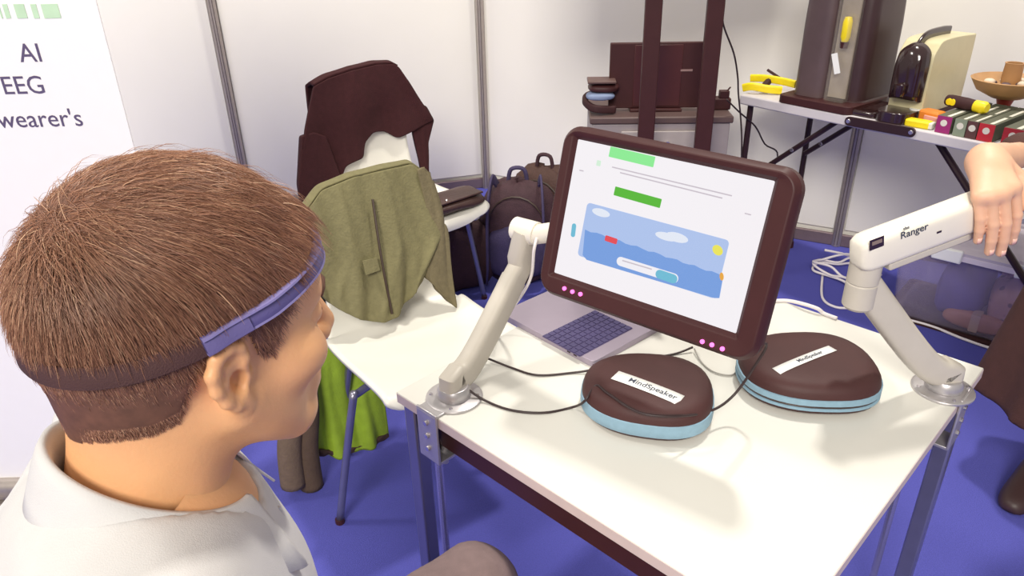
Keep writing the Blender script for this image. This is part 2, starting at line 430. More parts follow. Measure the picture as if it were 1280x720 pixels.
# housing: rounded slab with a bevelled front and an opening
def ring(w_, h_, r, y, n=8): return [np.array([a, y, b]) for a, b in rrect(w_, h_, r, n)]
scx, scz = (sx0 + sx1) / 2, (sz0 + sz1) / 2
def ring_in(y, grow): return [np.array([scx + a, y, scz + b]) for a, b in rrect(sx1 - sx0 + grow, sz1 - sz0 + grow, 0.002, 8)]
hb = MB().loft([ring_in(0.004, 0.0), ring_in(-0.004, 0.012), ring(MW - 0.014, MH - 0.014, 0.026, -0.006), ring(MW, MH, 0.032, 0.004), ring(MW, MH, 0.032, 0.022), ring(MW - 0.03, MH - 0.03, 0.026, 0.034)], caps=False)
nv = len(hb.v); k = 36; hb.f.append(tuple(range(nv - k, nv)))
obj('housing', hb, DARK, mt, bev=0.0015)
def EM(name, rgb, e=1.14):
    m = M(name, rgb, 0.25, var=0, emit=e); m.node_tree.nodes['Principled BSDF'].inputs['Base Color'].default_value = (.01, .01, .012, 1); return m
SCRW = EM('screen_white', (250, 246, 250))
so = obj('screen', MB().box((scx, 0.007, scz), (sx1 - sx0 + 0.002, 0.006, sz1 - sz0 + 0.002)), SCRW, mt)
def spoly(name, pts, mat, d=0.0008):
    q = [sc(*p) for p in pts]; n = len(q)
    b = MB().add([(a[0], 0.004 - d, a[2]) for a in q] + [(a[0], 0.0042, a[2]) for a in q], [tuple(range(n)), tuple(range(n, 2 * n))[::-1]] + [(i, n + i, n + (i + 1) % n, (i + 1) % n) for i in range(n)])
    return obj(name, b, mat, so, smooth=False)
def srr(name, px_tl, px_tr, px_bl, r, mat, d=0.0008):
    a, b, c = sc(*px_tl), sc(*px_tr), sc(*px_bl); w_ = np.linalg.norm(b - a); h_ = np.linalg.norm(c - a); ux = (b - a) / w_; uz = (a - c) / h_; uz = nrm(uz - ux * (ux @ uz))
    ctr = (a + b) / 2 - uz * h_ / 2; ctr[1] = 0
    m_ = MB().prism(rrect(w_, h_, min(r, h_ * .49, w_ * .49), 4), ctr, ux, uz, -Y3, -0.0042, -0.004 + d)
    return obj(name, m_, mat, so, smooth=False)
srr('header_block', (762, 183), (818, 196), (761, 196), 0.001, EM('scr_mint', (142, 240, 150)))
srr('progress_bar', (768, 233), (826, 249), (766, 244), 0.001, EM('scr_green', (84, 186, 44)))
srr('sky_panel', (733, 253), (911, 301), (727, 321), 0.006, EM('scr_sky', (176, 198, 240)), 0.0006)
sea = [(730, 287)] + [(730 + (903 - 730) * k / 24, 287 + (345 - 287) * k / 24 + 1.2 * math.sin(k * 1.9)) for k in range(1, 24)] + [(903, 345), (898, 373), (892, 373), (732, 325), (727, 319)]
spoly('sea', sea, EM('scr_sea', (118, 160, 226)), 0.0009)
def blob(name, x, y, rx, ry, mat, d=0.0012):
    return spoly(name, [(x + rx * math.cos(a), y + ry * math.sin(a) + .25 * rx * math.cos(a)) for a in np.linspace(0, 2 * math.pi, 18, endpoint=False)], mat, d)
SW = EM('scr_cloud', (232, 238, 250))
blob('cloud', 750, 266, 11, 5, SW); blob('cloud', 832, 296, 14, 5, SW); blob('cloud', 845, 297, 14, 6, SW, 0.0013)
blob('sun', 896, 313, 6.5, 6.5, EM('scr_sun', (238, 232, 90)))
srr('boat', (756, 294), (771, 299), (755, 301), 0.002, EM('scr_red', (232, 70, 80)), 0.0013)
blob('buoy', 901, 346, 2.5, 5, EM('scr_orange', (236, 170, 60)))
srr('pill', (771, 320), (848, 344), (769, 331), 0.01, EM('scr_pill', (246, 244, 250)), 0.0013)
srr('pill_button', (820, 336), (847, 345), (818, 347), 0.01, EM('scr_teal', (110, 190, 216)), 0.0017)
srr('side_button', (714, 279), (719, 280), (712, 296), 0.004, EM('scr_teal', (110, 190, 216)), 0.001)
GT = EM('scr_text', (205, 196, 205))
for a, b in (((764, 208), (914, 244)), ((774, 215), (902, 247)), ((777, 325), (814, 336)), ((930, 266), (938, 268)), ((723, 212), (728, 213))):
    srr('text_line', a, b, (a[0] - .4, a[1] + 1.5), 0.0003, GT, 0.0016 if a[0] == 777 else 0.0009)
srr('side_icon', (745, 200), (750, 201), (744, 207), 0.001, EM('scr_pale', (216, 244, 220)))
LED = M('infrared_led', (255, 110, 205), 0.3, var=0, emit=1.6)
for x, y in ((708, 360), (718, 364), (728, 367), (880, 426), (892, 430), (905, 435)):
    q = sc(x, y)
    lo_ = obj('led_light', MB().lathe([(0, -0.001), (0.0034, -0.001), (0.0034, 0.003), (0, 0.004)], (q[0], -0.0045, q[2]), 12, np.array([X, Z3, -Y3])), LED, mt)
obj('mount_plate', MB().box((-0.02, 0.038, 0), (0.12, 0.012, 0.12)), DARK, mt, bev=0.004)
obj('hinge', MB().tube([(-0.06, 0.05, -0.0), (-0.06, 0.04, 0.0)], 0.02, 14), DARK, mt)
E3 = lambda a, b, c: mf.w((a, b, c))
obj('tilt_head', MB().tube([top - UZ * 0.01, top * 0.5 + E3(-0.06, 0.05, 0) * 0.5, E3(-0.06, 0.05, 0)], 0.018, 12).lathe([(0, -0.024), (0.021, -0.024), (0.021, 0.024), (0, 0.024)], top + UZ * .0, 20, axes(np.cross(el - BL, UZ))), ARMW, t, bev=0.001)

# right-hand arm (held by the visitor)
BR = P(1178, 487, TZ); BR = np.array([BR[0], BR[1], TZ])
t = wthing('monitor_arm', 'white monitor arm marked Ranger with an empty raised boom held by a hand', 'monitor arm', BR)
clampset(t, BR, U, V)
er = P(1078, 352, 0.965)
obj('collar', MB().lathe([(0, 0), (0.03, 0), (0.03, 0.012), (0.025, 0.02), (0, 0.02)], BR + UZ * 0.006, 24), STEEL, t, bev=0.001)
upv = np.cross(er - BR, UZ)
obj('lower_link', MB().tube([BR + UZ * 0.008, BR + UZ * 0.03] + smooth_path([BR + UZ * 0.04, BR * 0.85 + er * 0.15 + UZ * 0.012, BR * 0.6 + er * 0.4, er], 5), 0.05, sec=SECT, up=upv), ARMG, t)
obj('elbow_joint', MB().lathe([(0, -0.045), (0.02, -0.045), (0.024, -0.04), (0.024, -0.002), (0.0225, 0.0), (0.024, 0.002), (0.024, 0.05), (0.02, 0.054), (0, 0.054)], er, 24), ARMG, t)
b0 = P(1083, 314, 1.022); b1 = P(1253, 250, 1.075); bd = nrm(b1 - b0); b1 = b1 + bd * 0.05
bs = nrm(np.cross(bd, UZ)); bu = np.cross(bs, bd); bR = np.array([bd, bs, bu])   # bs faces the viewer
BLEN = np.linalg.norm(b1 - b0)
bm_ = obj('upper_link', MB().loft([[b0 + bd * x_ + bs * a * s_ + bu * b * s_ for a, b in rrect(0.044, 0.056, 0.012, 4)] for x_, s_ in ((-0.02, 0.55), (-0.016, 0.8), (-0.006, 0.97), (0.006, 1), (BLEN, 1), (BLEN + 0.01, .9))]), ARMW, t)
obj('under_rail', MB().box(b0 + bd * (BLEN / 2 + 0.01) - bu * 0.034, (BLEN - 0.04, 0.03, 0.014), bR), ARMG, t, bev=0.003)
def onboom(x, y): return PP(x, y, b0 + bs * 0.0225, bs)
q = onboom(1096, 304)
lb = obj('rating_label', MB().box(q, (0.024, 0.001, 0.017), bR), BLACKG, bm_)
obj('label_line', MB().box(q + bs * .0006 + bu * .002, (0.017, 0.0006, 0.006), bR), M('label_grey', (130, 112, 106), 0.5), bm_)
q = onboom(1143, 289)
text_obj('lettering', 'Ranger', 0.017, INK, bm_, q, bd, bu)
text_obj('lettering', 'the', 0.008, INK, bm_, onboom(1133, 285) , bd, bu)
obj('indicator_slot', MB().box(onboom(1174, 290), (0.008, 0.001, 0.003), bR), BLACKG, bm_)
obj('boom_end', MB().lathe([(0, -0.03), (0.02, -0.03), (0.022, -0.026), (0.022, 0.026), (0.02, 0.03), (0, 0.03)], b1, 20), ARMG, t)

# ------------------------------------------------------------------ laptop
la, lb_, lc = P(640, 405, TZ), P(741, 460, TZ), P(787, 405, TZ)
ld = nrm((lb_ - la) * [1, 1, 0]); LD = np.linalg.norm(lb_ - la)
ln_ = np.array([-ld[1], ld[0], 0]);
if (lc - lb_) @ ln_ < 0: ln_ = -ln_
# la->lb_ is the short (depth) side with the ports; the keyboard runs toward lc
LWd = 0.262; LDp = 0.20
lR = np.array([ld, ln_, UZ])
if np.cross(ld, ln_)[2] < 0: lR = np.array([-ld, ln_, UZ])
lf = Frame(lb_ - ld * LWd / 2 + ln_ * LDp / 2, lR)
lt = thing('laptop', 'open grey laptop with dark keys half hidden behind the monitor', 'laptop', [lf.o[0], lf.o[1], TZ], lR)
LG = M('laptop_grey', (164, 152, 168), 0.4, 0.35, var=0.02)
lb2 = obj('base', MB().prism(rrect(LWd, LDp, 0.012, 4), (0, 0, 0), X, Y3, Z3, 0.0, 0.013), LG, lt, bev=0.0012)
KD = M('key_dark', (70, 62, 104), 0.5, var=0.05)
kq = [lf.l(P(*p, TZ + 0.013)) for p in ((682, 427), (737, 449), (790, 403), (728, 388))]
kx0 = (kq[0][0] + kq[3][0]) / 2; kx1 = (kq[1][0] + kq[2][0]) / 2; ky0 = (kq[0][1] + kq[1][1]) / 2; ky1 = (kq[2][1] + kq[3][1]) / 2
kx1 = min(kx1, LWd / 2 - 0.008)
kb_ = obj('keyboard_well', MB().box(((kx0 + kx1) / 2, (ky0 + ky1) / 2, 0.0132), (kx1 - kx0, ky1 - ky0, 0.001)), M('key_well', (96, 84, 120), 0.5), lt, bev=0.0004)
km = MB(); nx, ny = 7, 11
for i in range(nx):
    for j in range(ny):
        km.box((kx0 + (i + .5) * (kx1 - kx0) / nx, ky0 + (j + .5) * (ky1 - ky0) / ny, 0.0145), ((kx1 - kx0) / nx * .84, (ky1 - ky0) / ny * .84, 0.0016))
ko = obj('keys', km, KD, lt); ko['kind'] = 'stuff'
for px in (704, 712, 736):
    q = lf.l(P(px, 405 + (px - 640) * .545 + 4, TZ + .006))
    obj('port', MB().box((q[0], -LDp / 2 - 0.0002, 0.007), (0.008, 0.0008, 0.003)), BLACKG, lb2)
ca, sa = math.cos(math.radians(105)), math.sin(math.radians(105))
lh = np.array([0, LDp / 2, 0.013]); lux = np.array([0, -ca, sa])
obj('lid', MB().prism(rrect(LWd, 0.19, 0.01, 4), lh + lux * 0.097, X, lux, np.cross(X, lux), 0.0, 0.007), LG, lt, bev=0.001)
obj('display', MB().box(lh + lux * 0.098 - np.cross(X, lux) * -0.0072, (LWd - 0.016, 0.172, 0.001), np.array([X, lux, np.cross(X, lux)])), BLACKG, lt)

# ------------------------------------------------------------------ headset cases
def case(px, py, rot, rx, ry, label, double, lpx, ltext):
    c = P(px, py, TZ); c = np.array([c[0], c[1], TZ])
    a = math.radians(rot); R = np.array([[math.cos(a), math.sin(a), 0], [-math.sin(a), math.cos(a), 0], [0, 0, 1]])
    t = thing('headset_case', label, 'case', c, R, 'zipped headset cases on the demo table')
    def out(s_, z, n=44):
        r = []
        for th in np.linspace(0, 2 * math.pi, n, endpoint=False):
            ex = 0.82; cx_, sy_ = math.cos(th), math.sin(th)
            x_ = math.copysign(abs(cx_) ** ex, cx_) * rx; y_ = math.copysign(abs(sy_) ** ex, sy_) * ry * (1 + 0.10 * cx_)
            r.append(np.array([x_ * s_, y_ * s_, z]))
        return r
    z0, z1 = (0.018, 0.036) if not double else (0.012, 0.034)
    obj('lower_shell', MB().loft([out(.80, 0.0), out(.93, 0.004), out(.985, z0 * .6), out(1.0, z0)]), CASE, t, angle=60)
    if double:
        obj('zip_band', MB().loft([out(1.0, z0), out(1.018, z0 + .001), out(1.018, z0 + 0.005), out(1.0, z0 + 0.006)]), BLUEB, t)
        obj('zip', MB().loft([out(.985, z0 + 0.005), out(1.0, z0 + .006), out(1.0, z1 - 0.012), out(.985, z1 - 0.011)]), BLACKG, t)
        obj('zip_band', MB().loft([out(1.0, z1 - 0.012), out(1.018, z1 - 0.011), out(1.018, z1 - 0.001), out(1.0, z1)]), BLUEB, t)
    else:
        obj('zip_band', MB().loft([out(1.0, z0 - .006), out(1.015, z0 - .004), out(1.02, z0 + 0.008), out(1.012, z1 - 0.001), out(1.0, z1)]), BLUEB, t)
    H = 0.062
    prof = [(1.0, z1 - .001), (.985, z1 + .008), (.95, z1 + .015), (.88, z1 + .021), (.76, z1 + .0245), (.5, z1 + .0265), (.2, z1 + .0273), (.02, z1 + .0275)]
    top_ = obj('upper_shell', MB().loft([out(s_, z) for s_, z in prof]), CASE, t, angle=80)
    fr = Frame(c, R)
    q = [fr.l(P(*p, TZ + z1 + 0.026)) for p in lpx]   # TL, TR, BL of the label
    o_ = (q[1] + q[2]) / 2; ux = q[1] - q[0]; w_ = np.linalg.norm(ux[:2]); ux = nrm(ux * [1, 1, 0]); uy = np.cross(Z3, ux); h_ = abs((q[2] - q[0]) @ uy)
    o_[2] = 0
    # label bends with the lid
    n = 13; mb = MB(); rows = []
    def lidz(p):
        best = 0; s_ = max(abs(p[0]) / rx, abs(p[1]) / ry); s_ = math.hypot(p[0] / rx, p[1] / ry)
        pr = prof[::-1]
        for (s0, zz0), (s1, zz1) in zip(pr[:-1], pr[1:]):
            if s_ <= s1: return zz0 + (zz1 - zz0) * max(0, (s_ - s0)) / (s1 - s0)
        return z1
    for k in range(n):
        col = []
        for b in (-.5, .5):
            p = o_ + ux * w_ * (k / (n - 1) - .5) + uy * h_ * b; col.append(np.array([p[0], p[1], lidz(p) + 0.0012]))
        rows.append(col)
    vs = [p for r in rows for p in r]; mb.add(vs, [(2 * k, 2 * k + 2, 2 * k + 3, 2 * k + 1) for k in range(n - 1)])
    lo = obj('paper_label', mb, PAPER, t, solid=0.0006)
    me = text_mesh(ltext, h_ * 0.62, 0.0001, 0.0002)
    for v in me.vertices:
        p = o_ + ux * (v.co.x + w_ * 0.08) + uy * v.co.y; v.co = (p[0], p[1], lidz(p) + 0.0018 + v.co.z)
    me.materials.clear(); me.materials.append(INK); link(bpy.data.objects.new('lettering', me), lo)
    return t
case(807, 510, -12, 0.108, 0.094, 'dark zipped headset case with thick blue band and a black cable across its lid', False, ((771, 464), (853, 494), (766, 475)), 'MindSpeaker')
case(1005, 480, -2, 0.116, 0.098, 'dark zipped headset case with doubled thin blue piping under the monitor corner', True, ((966, 460), (1036, 433), (975, 467)), 'MindSpeaker')

# ------------------------------------------------------------------ cords on the table
def cord(name, pts, r, mat, label, group=None, n=6):
    o = obj(name, MB().tube(smooth_path(pts, n), r, 7), mat, angle=180); tag(o, label, 'cable', group); return o
zt = TZ + 0.0025
cord('signal_cable', [P(607, 447, TZ + .012), P(640, 460, zt), P(672, 469, zt), P(715, 466, zt), P(740, 462, TZ + .006), P(768, 452, zt), P(815, 447, zt), P(845, 442, zt), P(866, 434, TZ + .01)], 0.0021, BCAB, 'thin black cable running from the grey arm past the laptop to the monitor')
cp = P(807, 510, TZ)
cord('signal_cable', [P(574, 479, TZ + .03), P(605, 500, TZ + .005), P(640, 513, zt), P(680, 516, zt), P(716, 509, TZ + .004), P(731, 501, TZ + .042), P(745, 482, TZ + .058), P(760, 492, TZ + .063), P(800, 516, TZ + .066), P(850, 520, TZ + .062), P(890, 513, TZ + .035), P(918, 493, TZ + .05), P(945, 455, TZ + .105), P(958, 430, TZ + .15), mf.w((0.165, 0.03, -0.12)), mf.w((0.17, 0.04, -0.05))], 0.0022, BCAB, 'long black cable lying across the case with the thick blue band')
cord('grey_lead', [P(868, 436, TZ + .008), P(876, 452, zt), P(892, 465, zt), P(914, 469, zt), P(924, 460, zt)], 0.0015, M('grey_cable', (150, 146, 140), .5), 'thin grey lead curling on the table below the monitor')
# ------------------------------------------------------------------ chairs
def make_chair(c, f, label, legs, bh=1.0):
    R = rz(f[0], f[1]); c = np.array([c[0], c[1], 0.0])     # local +x forward, +y chair's left, z up
    t = thing('shell_chair', label, 'chair', c, R, 'white moulded chairs by the booth wall')
    prof = smooth_path([(.245, .405), (.238, .432), (.205, .447), (.10, .442), (-.02, .432), (-.12, .434), (-.185, .452), (-.222, .50), (-.243, .58), (-.262, .70), (-.285, .83), (-.292, .87)], 4)
    prof = [(a, z if z < .5 else .5 + (z - .5) * bh) for a, z in prof]
    n = len(prof); m = 15; rows = []
    for i, (a, z) in enumerate(prof):
        t_ = i / (n - 1)
        hw = 0.225 if t_ < .45 else 0.225 - 0.055 * min(1, (t_ - .45) / .25)
        e = min(t_ / 0.12, 1.0); e2 = min((1 - t_) / 0.10, 1.0)
        hw *= (1 - (1 - e) ** 2.4 * .30) * (1 - (1 - e2) ** 2.4 * .28)
        row = []
        for j in range(m):
            u = -1 + 2 * j / (m - 1)
            lift = 0.016 * abs(u) ** 3
            dx, dz = (0, lift) if t_ < .5 else (lift * 1.6, 0)
            row.append(np.array([a + dx, u * hw, z + dz]))
        rows.append(row)
    mb = MB().loft(rows, caps=False, closed=False)
    obj('shell', mb, SHELL, t, solid=0.011, sub=1, angle=180)
    for sy in (-1, 1):
        for key in ('front', 'rear'):
            fx, fy = legs[key]; ax = 0.10 if key == 'front' else -0.10
            lg = obj('leg', MB().tube(smooth_path([(ax * .6, sy * .10, .418), (ax * .95, sy * (fy * .72), .414), (ax * 1.1 + (fx - ax) * .15, sy * (fy * .80), .385), (fx, sy * fy, 0.008)], 6), 0.0105, 10), LEGM, t, angle=180)
            obj('foot_cap', MB().lathe([(0, 0), (.013, 0), (.013, .014), (0, .016)], (fx, sy * fy, 0), 10), DARK, lg)
    obj('under_bracket', MB().box((0, 0, .412), (.24, .20, .012)), LEGM, t, bev=.003)
    return t, Frame(c, R)
F1 = nrm([.57, -.82, 0]); S1 = np.array([-F1[1], F1[0], 0])
C1 = F1 * -1.60 + S1 * .80
ch1, f1 = make_chair(C1, F1, 'white shell chair with the olive jacket over its back', {'front': (.06, .325), 'rear': (-.21, .20)}, .90)
bk = P(455, 94, .915); C2 = bk + F1 * .285; C2[2] = 0
F2 = nrm([.66, -.75, 0])
ch2, f2 = make_chair(C2, F2, 'white shell chair with the black hoodie over its back', {'front': (.16, .24), 'rear': (-.20, .24)})

# ---- garments: cloth panels lofted between an upper and a lower outline, with folds, closed to a real thickness
def resample(pts, n):
    pts = np.asarray(pts, float); d = np.r_[0, np.cumsum(np.linalg.norm(np.diff(pts, axis=0), axis=1))]; d /= d[-1]
    return np.stack([np.interp(np.linspace(0, 1, n), d, pts[:, k]) for k in range(pts.shape[1])], 1)
def cloth_rows(curves, nu, nv_, nvec, amp, freq, seed, bulge=0.0):
    cs = [resample(c, nu) for c in curves]; m = len(cs); rows = []
    ph = np.random.default_rng(seed).uniform(0, 6.28, 6)
    for j in range(nv_):
        t = j / (nv_ - 1) * (m - 1); k = min(int(t), m - 2); a = t - k; row = cs[k] * (1 - a) + cs[k + 1] * a
        u = np.linspace(0, 1, nu); v = j / (nv_ - 1)
        d = amp * (np.sin(u * freq + ph[0] + 2.2 * v) * .6 + np.sin(u * freq * 1.9 + ph[1] - 3 * v) * .35 + np.sin(v * 7 + u * 4 + ph[2]) * .35) * (0.25 + 0.75 * v)
        d = d + amp * .8 * ((1 - np.abs(np.sin(u * freq * .42 + ph[3] + 1.1 * v + .5 * np.sin(3 * v + ph[4])))) ** 4) * (0.4 + 0.6 * v)
        d = d + bulge * math.sin(math.pi * v) * np.sin(math.pi * u)
        rows.append([row[i] + np.asarray(nvec) * d[i] for i in range(nu)])
    return rows
def cloth(name, parent, curves, nvec, mat, amp=.008, freq=14, seed=1, thick=.006, nu=28, nv_=28, bulge=0.0):
    return obj(name, MB().loft(cloth_rows(curves, nu, nv_, nvec, amp, freq, seed, bulge), caps=False, closed=False), mat, parent, solid=thick, sub=1, angle=180)
# plane of the chair-back front, leaning a little
def lean_plane(fr, p0, p1):
    a = fr.w((p0[0], 0, p0[1])); b = fr.w((p1[0], 0, p1[1])); s_ = fr.R[1]; n = nrm(np.cross(s_, b - a)); return a, n
o1, n1 = lean_plane(f1, (-.245, .885), (-.085, .455))
if n1 @ (CAM - o1) < 0: n1 = -n1
J = lambda x, y: PP(x, y, o1, n1)
jk = wthing('olive_jacket', 'olive green zip jacket draped over the white chair beside the seated man', 'jacket', f1.w((-.2, 0, .45)))
topc = [J(380, 268), J(402, 238), J(440, 222), J(478, 213), J(514, 205), J(524, 212)]
midc = [J(386, 335), J(420, 322), J(450, 318), J(490, 312), J(530, 300), J(551, 292)]
botc = [J(398, 368), J(425, 388), J(450, 400), J(478, 403), J(496, 396), J(530, 348)]
back_n = -F1
backtop = [p - F1 * .055 - UZ * .012 for p in topc]
backbot = [p - F1 * .075 - UZ * .42 for p in topc]
cloth('front_panel', jk, [topc, midc, botc], n1, OLIVE, amp=.015, freq=21, seed=4, bulge=.012, nu=46, nv_=40)
cloth('back_panel', jk, [[p + n1 * .0 + UZ * .003 for p in topc], [p - F1 * .028 + UZ * .006 for p in topc], backtop, backbot], -F1, OLIVE, amp=.006, freq=12, seed=5, nv_=30)
cloth('sleeve', jk, [[J(520, 212), J(530, 208), J(540, 232)], [J(534, 270), J(546, 262), J(556, 282)], [J(532, 345), J(546, 362), J(571, 386)]], n1, M('olive_sleeve', (108, 98, 72), .85, var=.1, scale=60, bump=.25, bscale=160), amp=.006, freq=9, seed=8, thick=.022, nu=12)
zp = [J(462, 250) + n1 * .022, J(468, 300) + n1 * .029, J(476, 345) + n1 * .027, J(487, 392) + n1 * .017]
obj('zip', MB().tube(smooth_path(zp, 6), .0035, 6), M('zip_dark', (60, 44, 34), .5), jk)
pk = [J(449, 326), J(467, 322), J(471, 338), J(453, 344)]
obj('pocket_flap', MB().add([p + n1 * .022 for p in pk] + [p + n1 * .026 for p in pk], [(0, 1, 2, 3), (7, 6, 5, 4), (0, 4, 5, 1), (1, 5, 6, 2), (2, 6, 7, 3), (3, 7, 4, 0)]), OLIVE, jk, bev=.001)
# the lower rear part of the jackets hanging behind the chair, seen beneath the seat
o1b = f1.w((-.155, 0, 0)); Jb = lambda x, y: PP(x, y, o1b, F1)
lj = wthing('lime_jacket', 'lime green jacket with taupe sleeves hanging behind the white chair below its seat', 'jacket', Jb(430, 565))
def up(pts, dz): return [p + UZ * dz for p in pts]
lb0 = [Jb(398, 568), Jb(420, 570), Jb(450, 562), Jb(486, 546)]
lt0 = [p * [1, 1, 0] + UZ * .418 for p in lb0]
cloth('body', lj, [lt0, lb0], F1, LIME, amp=.014, freq=16, seed=3, thick=.012)
cloth('lower_hem', lj, [up(lb0, .02), lb0], F1, M('hem_dark', (70, 50, 40), .8), amp=.014, freq=16, seed=3, thick=.016, nv_=4)
def hang_sleeve(px, w_, ptop, pbot, mat, seed):
    b = Jb(px[1], pbot) + F1 * .03; a = Jb(px[0], pbot) + F1 * .02; a[2] = .40
    path = smooth_path([a, a * .66 + b * .34 + S1 * .006, a * .33 + b * .67 - S1 * .006, b], 6)
    rs = np.linspace(w_ * .85, w_, len(path)); mb = MB().tube(path, rs, 14)
    return obj('sleeve', mb, mat, lj, angle=180)
hang_sleeve((383, 362), .036, 440, 598, BROWNO, 1); hang_sleeve((402, 385), .034, 440, 600, M('taupe_dark', (84, 66, 52), .85, var=.1, bump=.2), 2)

yk_b = [Jb(360, 598) * [1, 1, 0] + F1 * .02 + UZ * .395, Jb(384, 600) * [1, 1, 0] + F1 * .02 + UZ * .395, lt0[0] + UZ * .0, lt0[1] - UZ * .01]
yk_t = [f1.w((-.270, -.150, .70)), f1.w((-.262, -.172, .63)), f1.w((-.245, -.19, .56)), f1.w((-.215, -.20, .49))]
yk_m = [a_ * .5 + b_ * .5 - S1 * .03 + UZ * .02 for a_, b_ in zip(yk_t, yk_b)]
cloth('yoke', lj, [yk_t, yk_m, yk_b], nrm(F1 - S1), M('taupe_dark', (84, 66, 52)), amp=.008, freq=9, seed=6, thick=.02, nu=16, nv_=16)

# black hoodie on the second chair
o2, n2 = lean_plane(f2, (-.262, .915), (-.20, .50))
if n2 @ (CAM - o2) < 0: n2 = -n2
K = lambda x, y: PP(x, y, o2, n2)
hd = wthing('black_hoodie', 'black fleece hoodie draped over the white chair by the wall post', 'hoodie', f2.w((-.25, 0, .7)))
ht = [K(392, 108), K(410, 98), K(440, 88), K(470, 81), K(490, 80), K(497, 84)]
hm = [K(380, 160), K(405, 150), K(440, 140), K(470, 130), K(500, 122), K(524, 126)]
hbm = [K(372, 228), K(428, 222), K(431, 207), K(452, 197), K(455, 178), K(466, 165), K(482, 164), K(496, 173), K(515, 163), K(540, 150)]
cloth('front_panel', hd, [ht, hm, hbm], n2, HOODIE, amp=.012, freq=13, seed=11, thick=.012, nu=46, bulge=.01)
cloth('back_panel', hd, [[p + UZ * .003 for p in ht], [p - F2 * .03 + UZ * .008 for p in ht], [p - F2 * .06 - UZ * .01 for p in ht], [p - F2 * .09 - UZ * .38 for p in ht]], -F2, HOODIE, amp=.006, freq=12, seed=5, thick=.012, nv_=30)
cloth('sleeve', hd, [[K(512, 140), K(530, 130), K(541, 150)], [K(517, 170), K(527, 170), K(534, 178)], [K(527, 215), K(533, 215), K(536, 215)], [K(538, 232), K(541, 236), K(543, 238)]], n2, HOODIE, amp=.003, freq=8, seed=8, thick=.02, nu=10)
cloth('sleeve', hd, [[K(376, 170), K(390, 165), K(405, 170)], [K(372, 230), K(395, 232), K(425, 225)], [K(376, 262), K(395, 262), K(415, 262)]], n2, HOODIE, amp=.004, freq=8, seed=9, thick=.03, nu=12)

# leather pouch lying on the second seat
def soft_box(name, c, R, d, mat, parent=None, amp=.05, seed=0, power=3.2, n=(18, 12)):
    g = np.random.default_rng(seed).uniform(0, 6.28, 6); vs = []; rows = []
    for i in range(n[1] + 1):
        ph = math.pi * (i / n[1] - .5); row = []
        for j in range(n[0] * 2):
            th = 2 * math.pi * j / (n[0] * 2)
            v = np.array([math.cos(ph) * math.cos(th), math.cos(ph) * math.sin(th), math.sin(ph)])
            v = v / (np.abs(v) ** power).sum() ** (1 / power)
            v = v * (1 + amp * (math.sin(3 * th + g[0] + 2 * ph) + .7 * math.sin(5 * ph + 2 * th + g[1]) + .5 * math.sin(7 * th + g[2])))
            q = v * np.asarray(d) / 2; row.append(np.asarray(c) + R[0] * q[0] + R[1] * q[1] + R[2] * q[2])
        rows.append(row)
    return obj(name, MB().loft(rows), mat, parent, angle=180)
sR = np.array([f2.R[0], f2.R[1], UZ])
pc = f2.w((-.02, .05, .485))
pc = P(560, 252, .48)
po = wthing('leather_pouch', 'folded dark brown leather pouch lying on the hoodie chair seat', 'pouch', [pc[0], pc[1], .45])
soft_box('body', pc, sR, (.17, .30, .05), M('brown_leather', (74, 50, 46), .5, var=.12, bump=.2), po, .04, 3, 3.5)
obj('flap', MB().box(pc + UZ * .03 + f2.R[0] * .03, (.10, .23, .008), sR), M('brown_leather', (74, 50, 46)), po, bev=.003)
obj('stud', MB().lathe([(0, 0), (.006, 0), (.004, .004), (0, .004)], pc + UZ * .034 + f2.R[0] * .06 - f2.R[1] * .05, 10), CHROME, po)

# backpacks behind and under the second chair
def backpack(c, d, R, label, mat, mat2, seed, strap=True):
    c = np.asarray(c, float)
    t = wthing('backpack', label, 'backpack', c)
    b = c + UZ * d[2] / 2
    soft_box('body', b, R, d, mat, t, .03, seed, 3.0)
    soft_box('front_pocket', b + R[0] * d[0] * .42 - UZ * d[2] * .12, R, (d[0] * .45, d[1] * .78, d[2] * .52), mat2, t, .02, seed + 1, 3.0)
    zp = [b + R[0] * d[0] * (.52 + .08 * math.cos(a)) * 1.0 + R[1] * d[1] * .36 * math.cos(a) + UZ * d[2] * (.12 + .30 * math.sin(a)) for a in np.linspace(0, math.pi, 12)]
    obj('zip', MB().tube(zp, .004, 6), M('zip_dark', (60, 44, 34), .5), t)
    hp = [b + UZ * d[2] * .46 + R[1] * d[1] * .12, b + UZ * d[2] * .60 + R[1] * d[1] * .08, b + UZ * d[2] * .60 - R[1] * d[1] * .08, b + UZ * d[2] * .46 - R[1] * d[1] * .12]
    obj('carry_handle', MB().tube(smooth_path(hp, 5), .009, 8), mat2, t)
    if strap:
        for sy in (-1, 1):
            sp = [b + UZ * d[2] * .44 + R[1] * d[1] * .25 * sy, b + UZ * d[2] * .54 + R[0] * d[0] * .3 + R[1] * d[1] * .30 * sy, b + UZ * d[2] * .30 + R[0] * d[0] * .72 + R[1] * d[1] * .34 * sy, b - UZ * d[2] * .2 + R[0] * d[0] * .74 + R[1] * d[1] * .36 * sy, b - UZ * d[2] * .42 + R[0] * d[0] * .5 + R[1] * d[1] * .4 * sy]
            obj('shoulder_strap', MB().tube(smooth_path(sp, 6), .022, sec=rrect(2, .45, .2, 2), up=R[1]), mat2, t, angle=180)
    return t
bR1 = rz(-.1, -1)
bp1 = P(648, 262, .36); backpack([bp1[0], bp1[1] + .06, 0], (.2, .34, .47), bR1, 'dark backpack with padded straps standing behind the hoodie chair', BAGM, BAGB, 2)
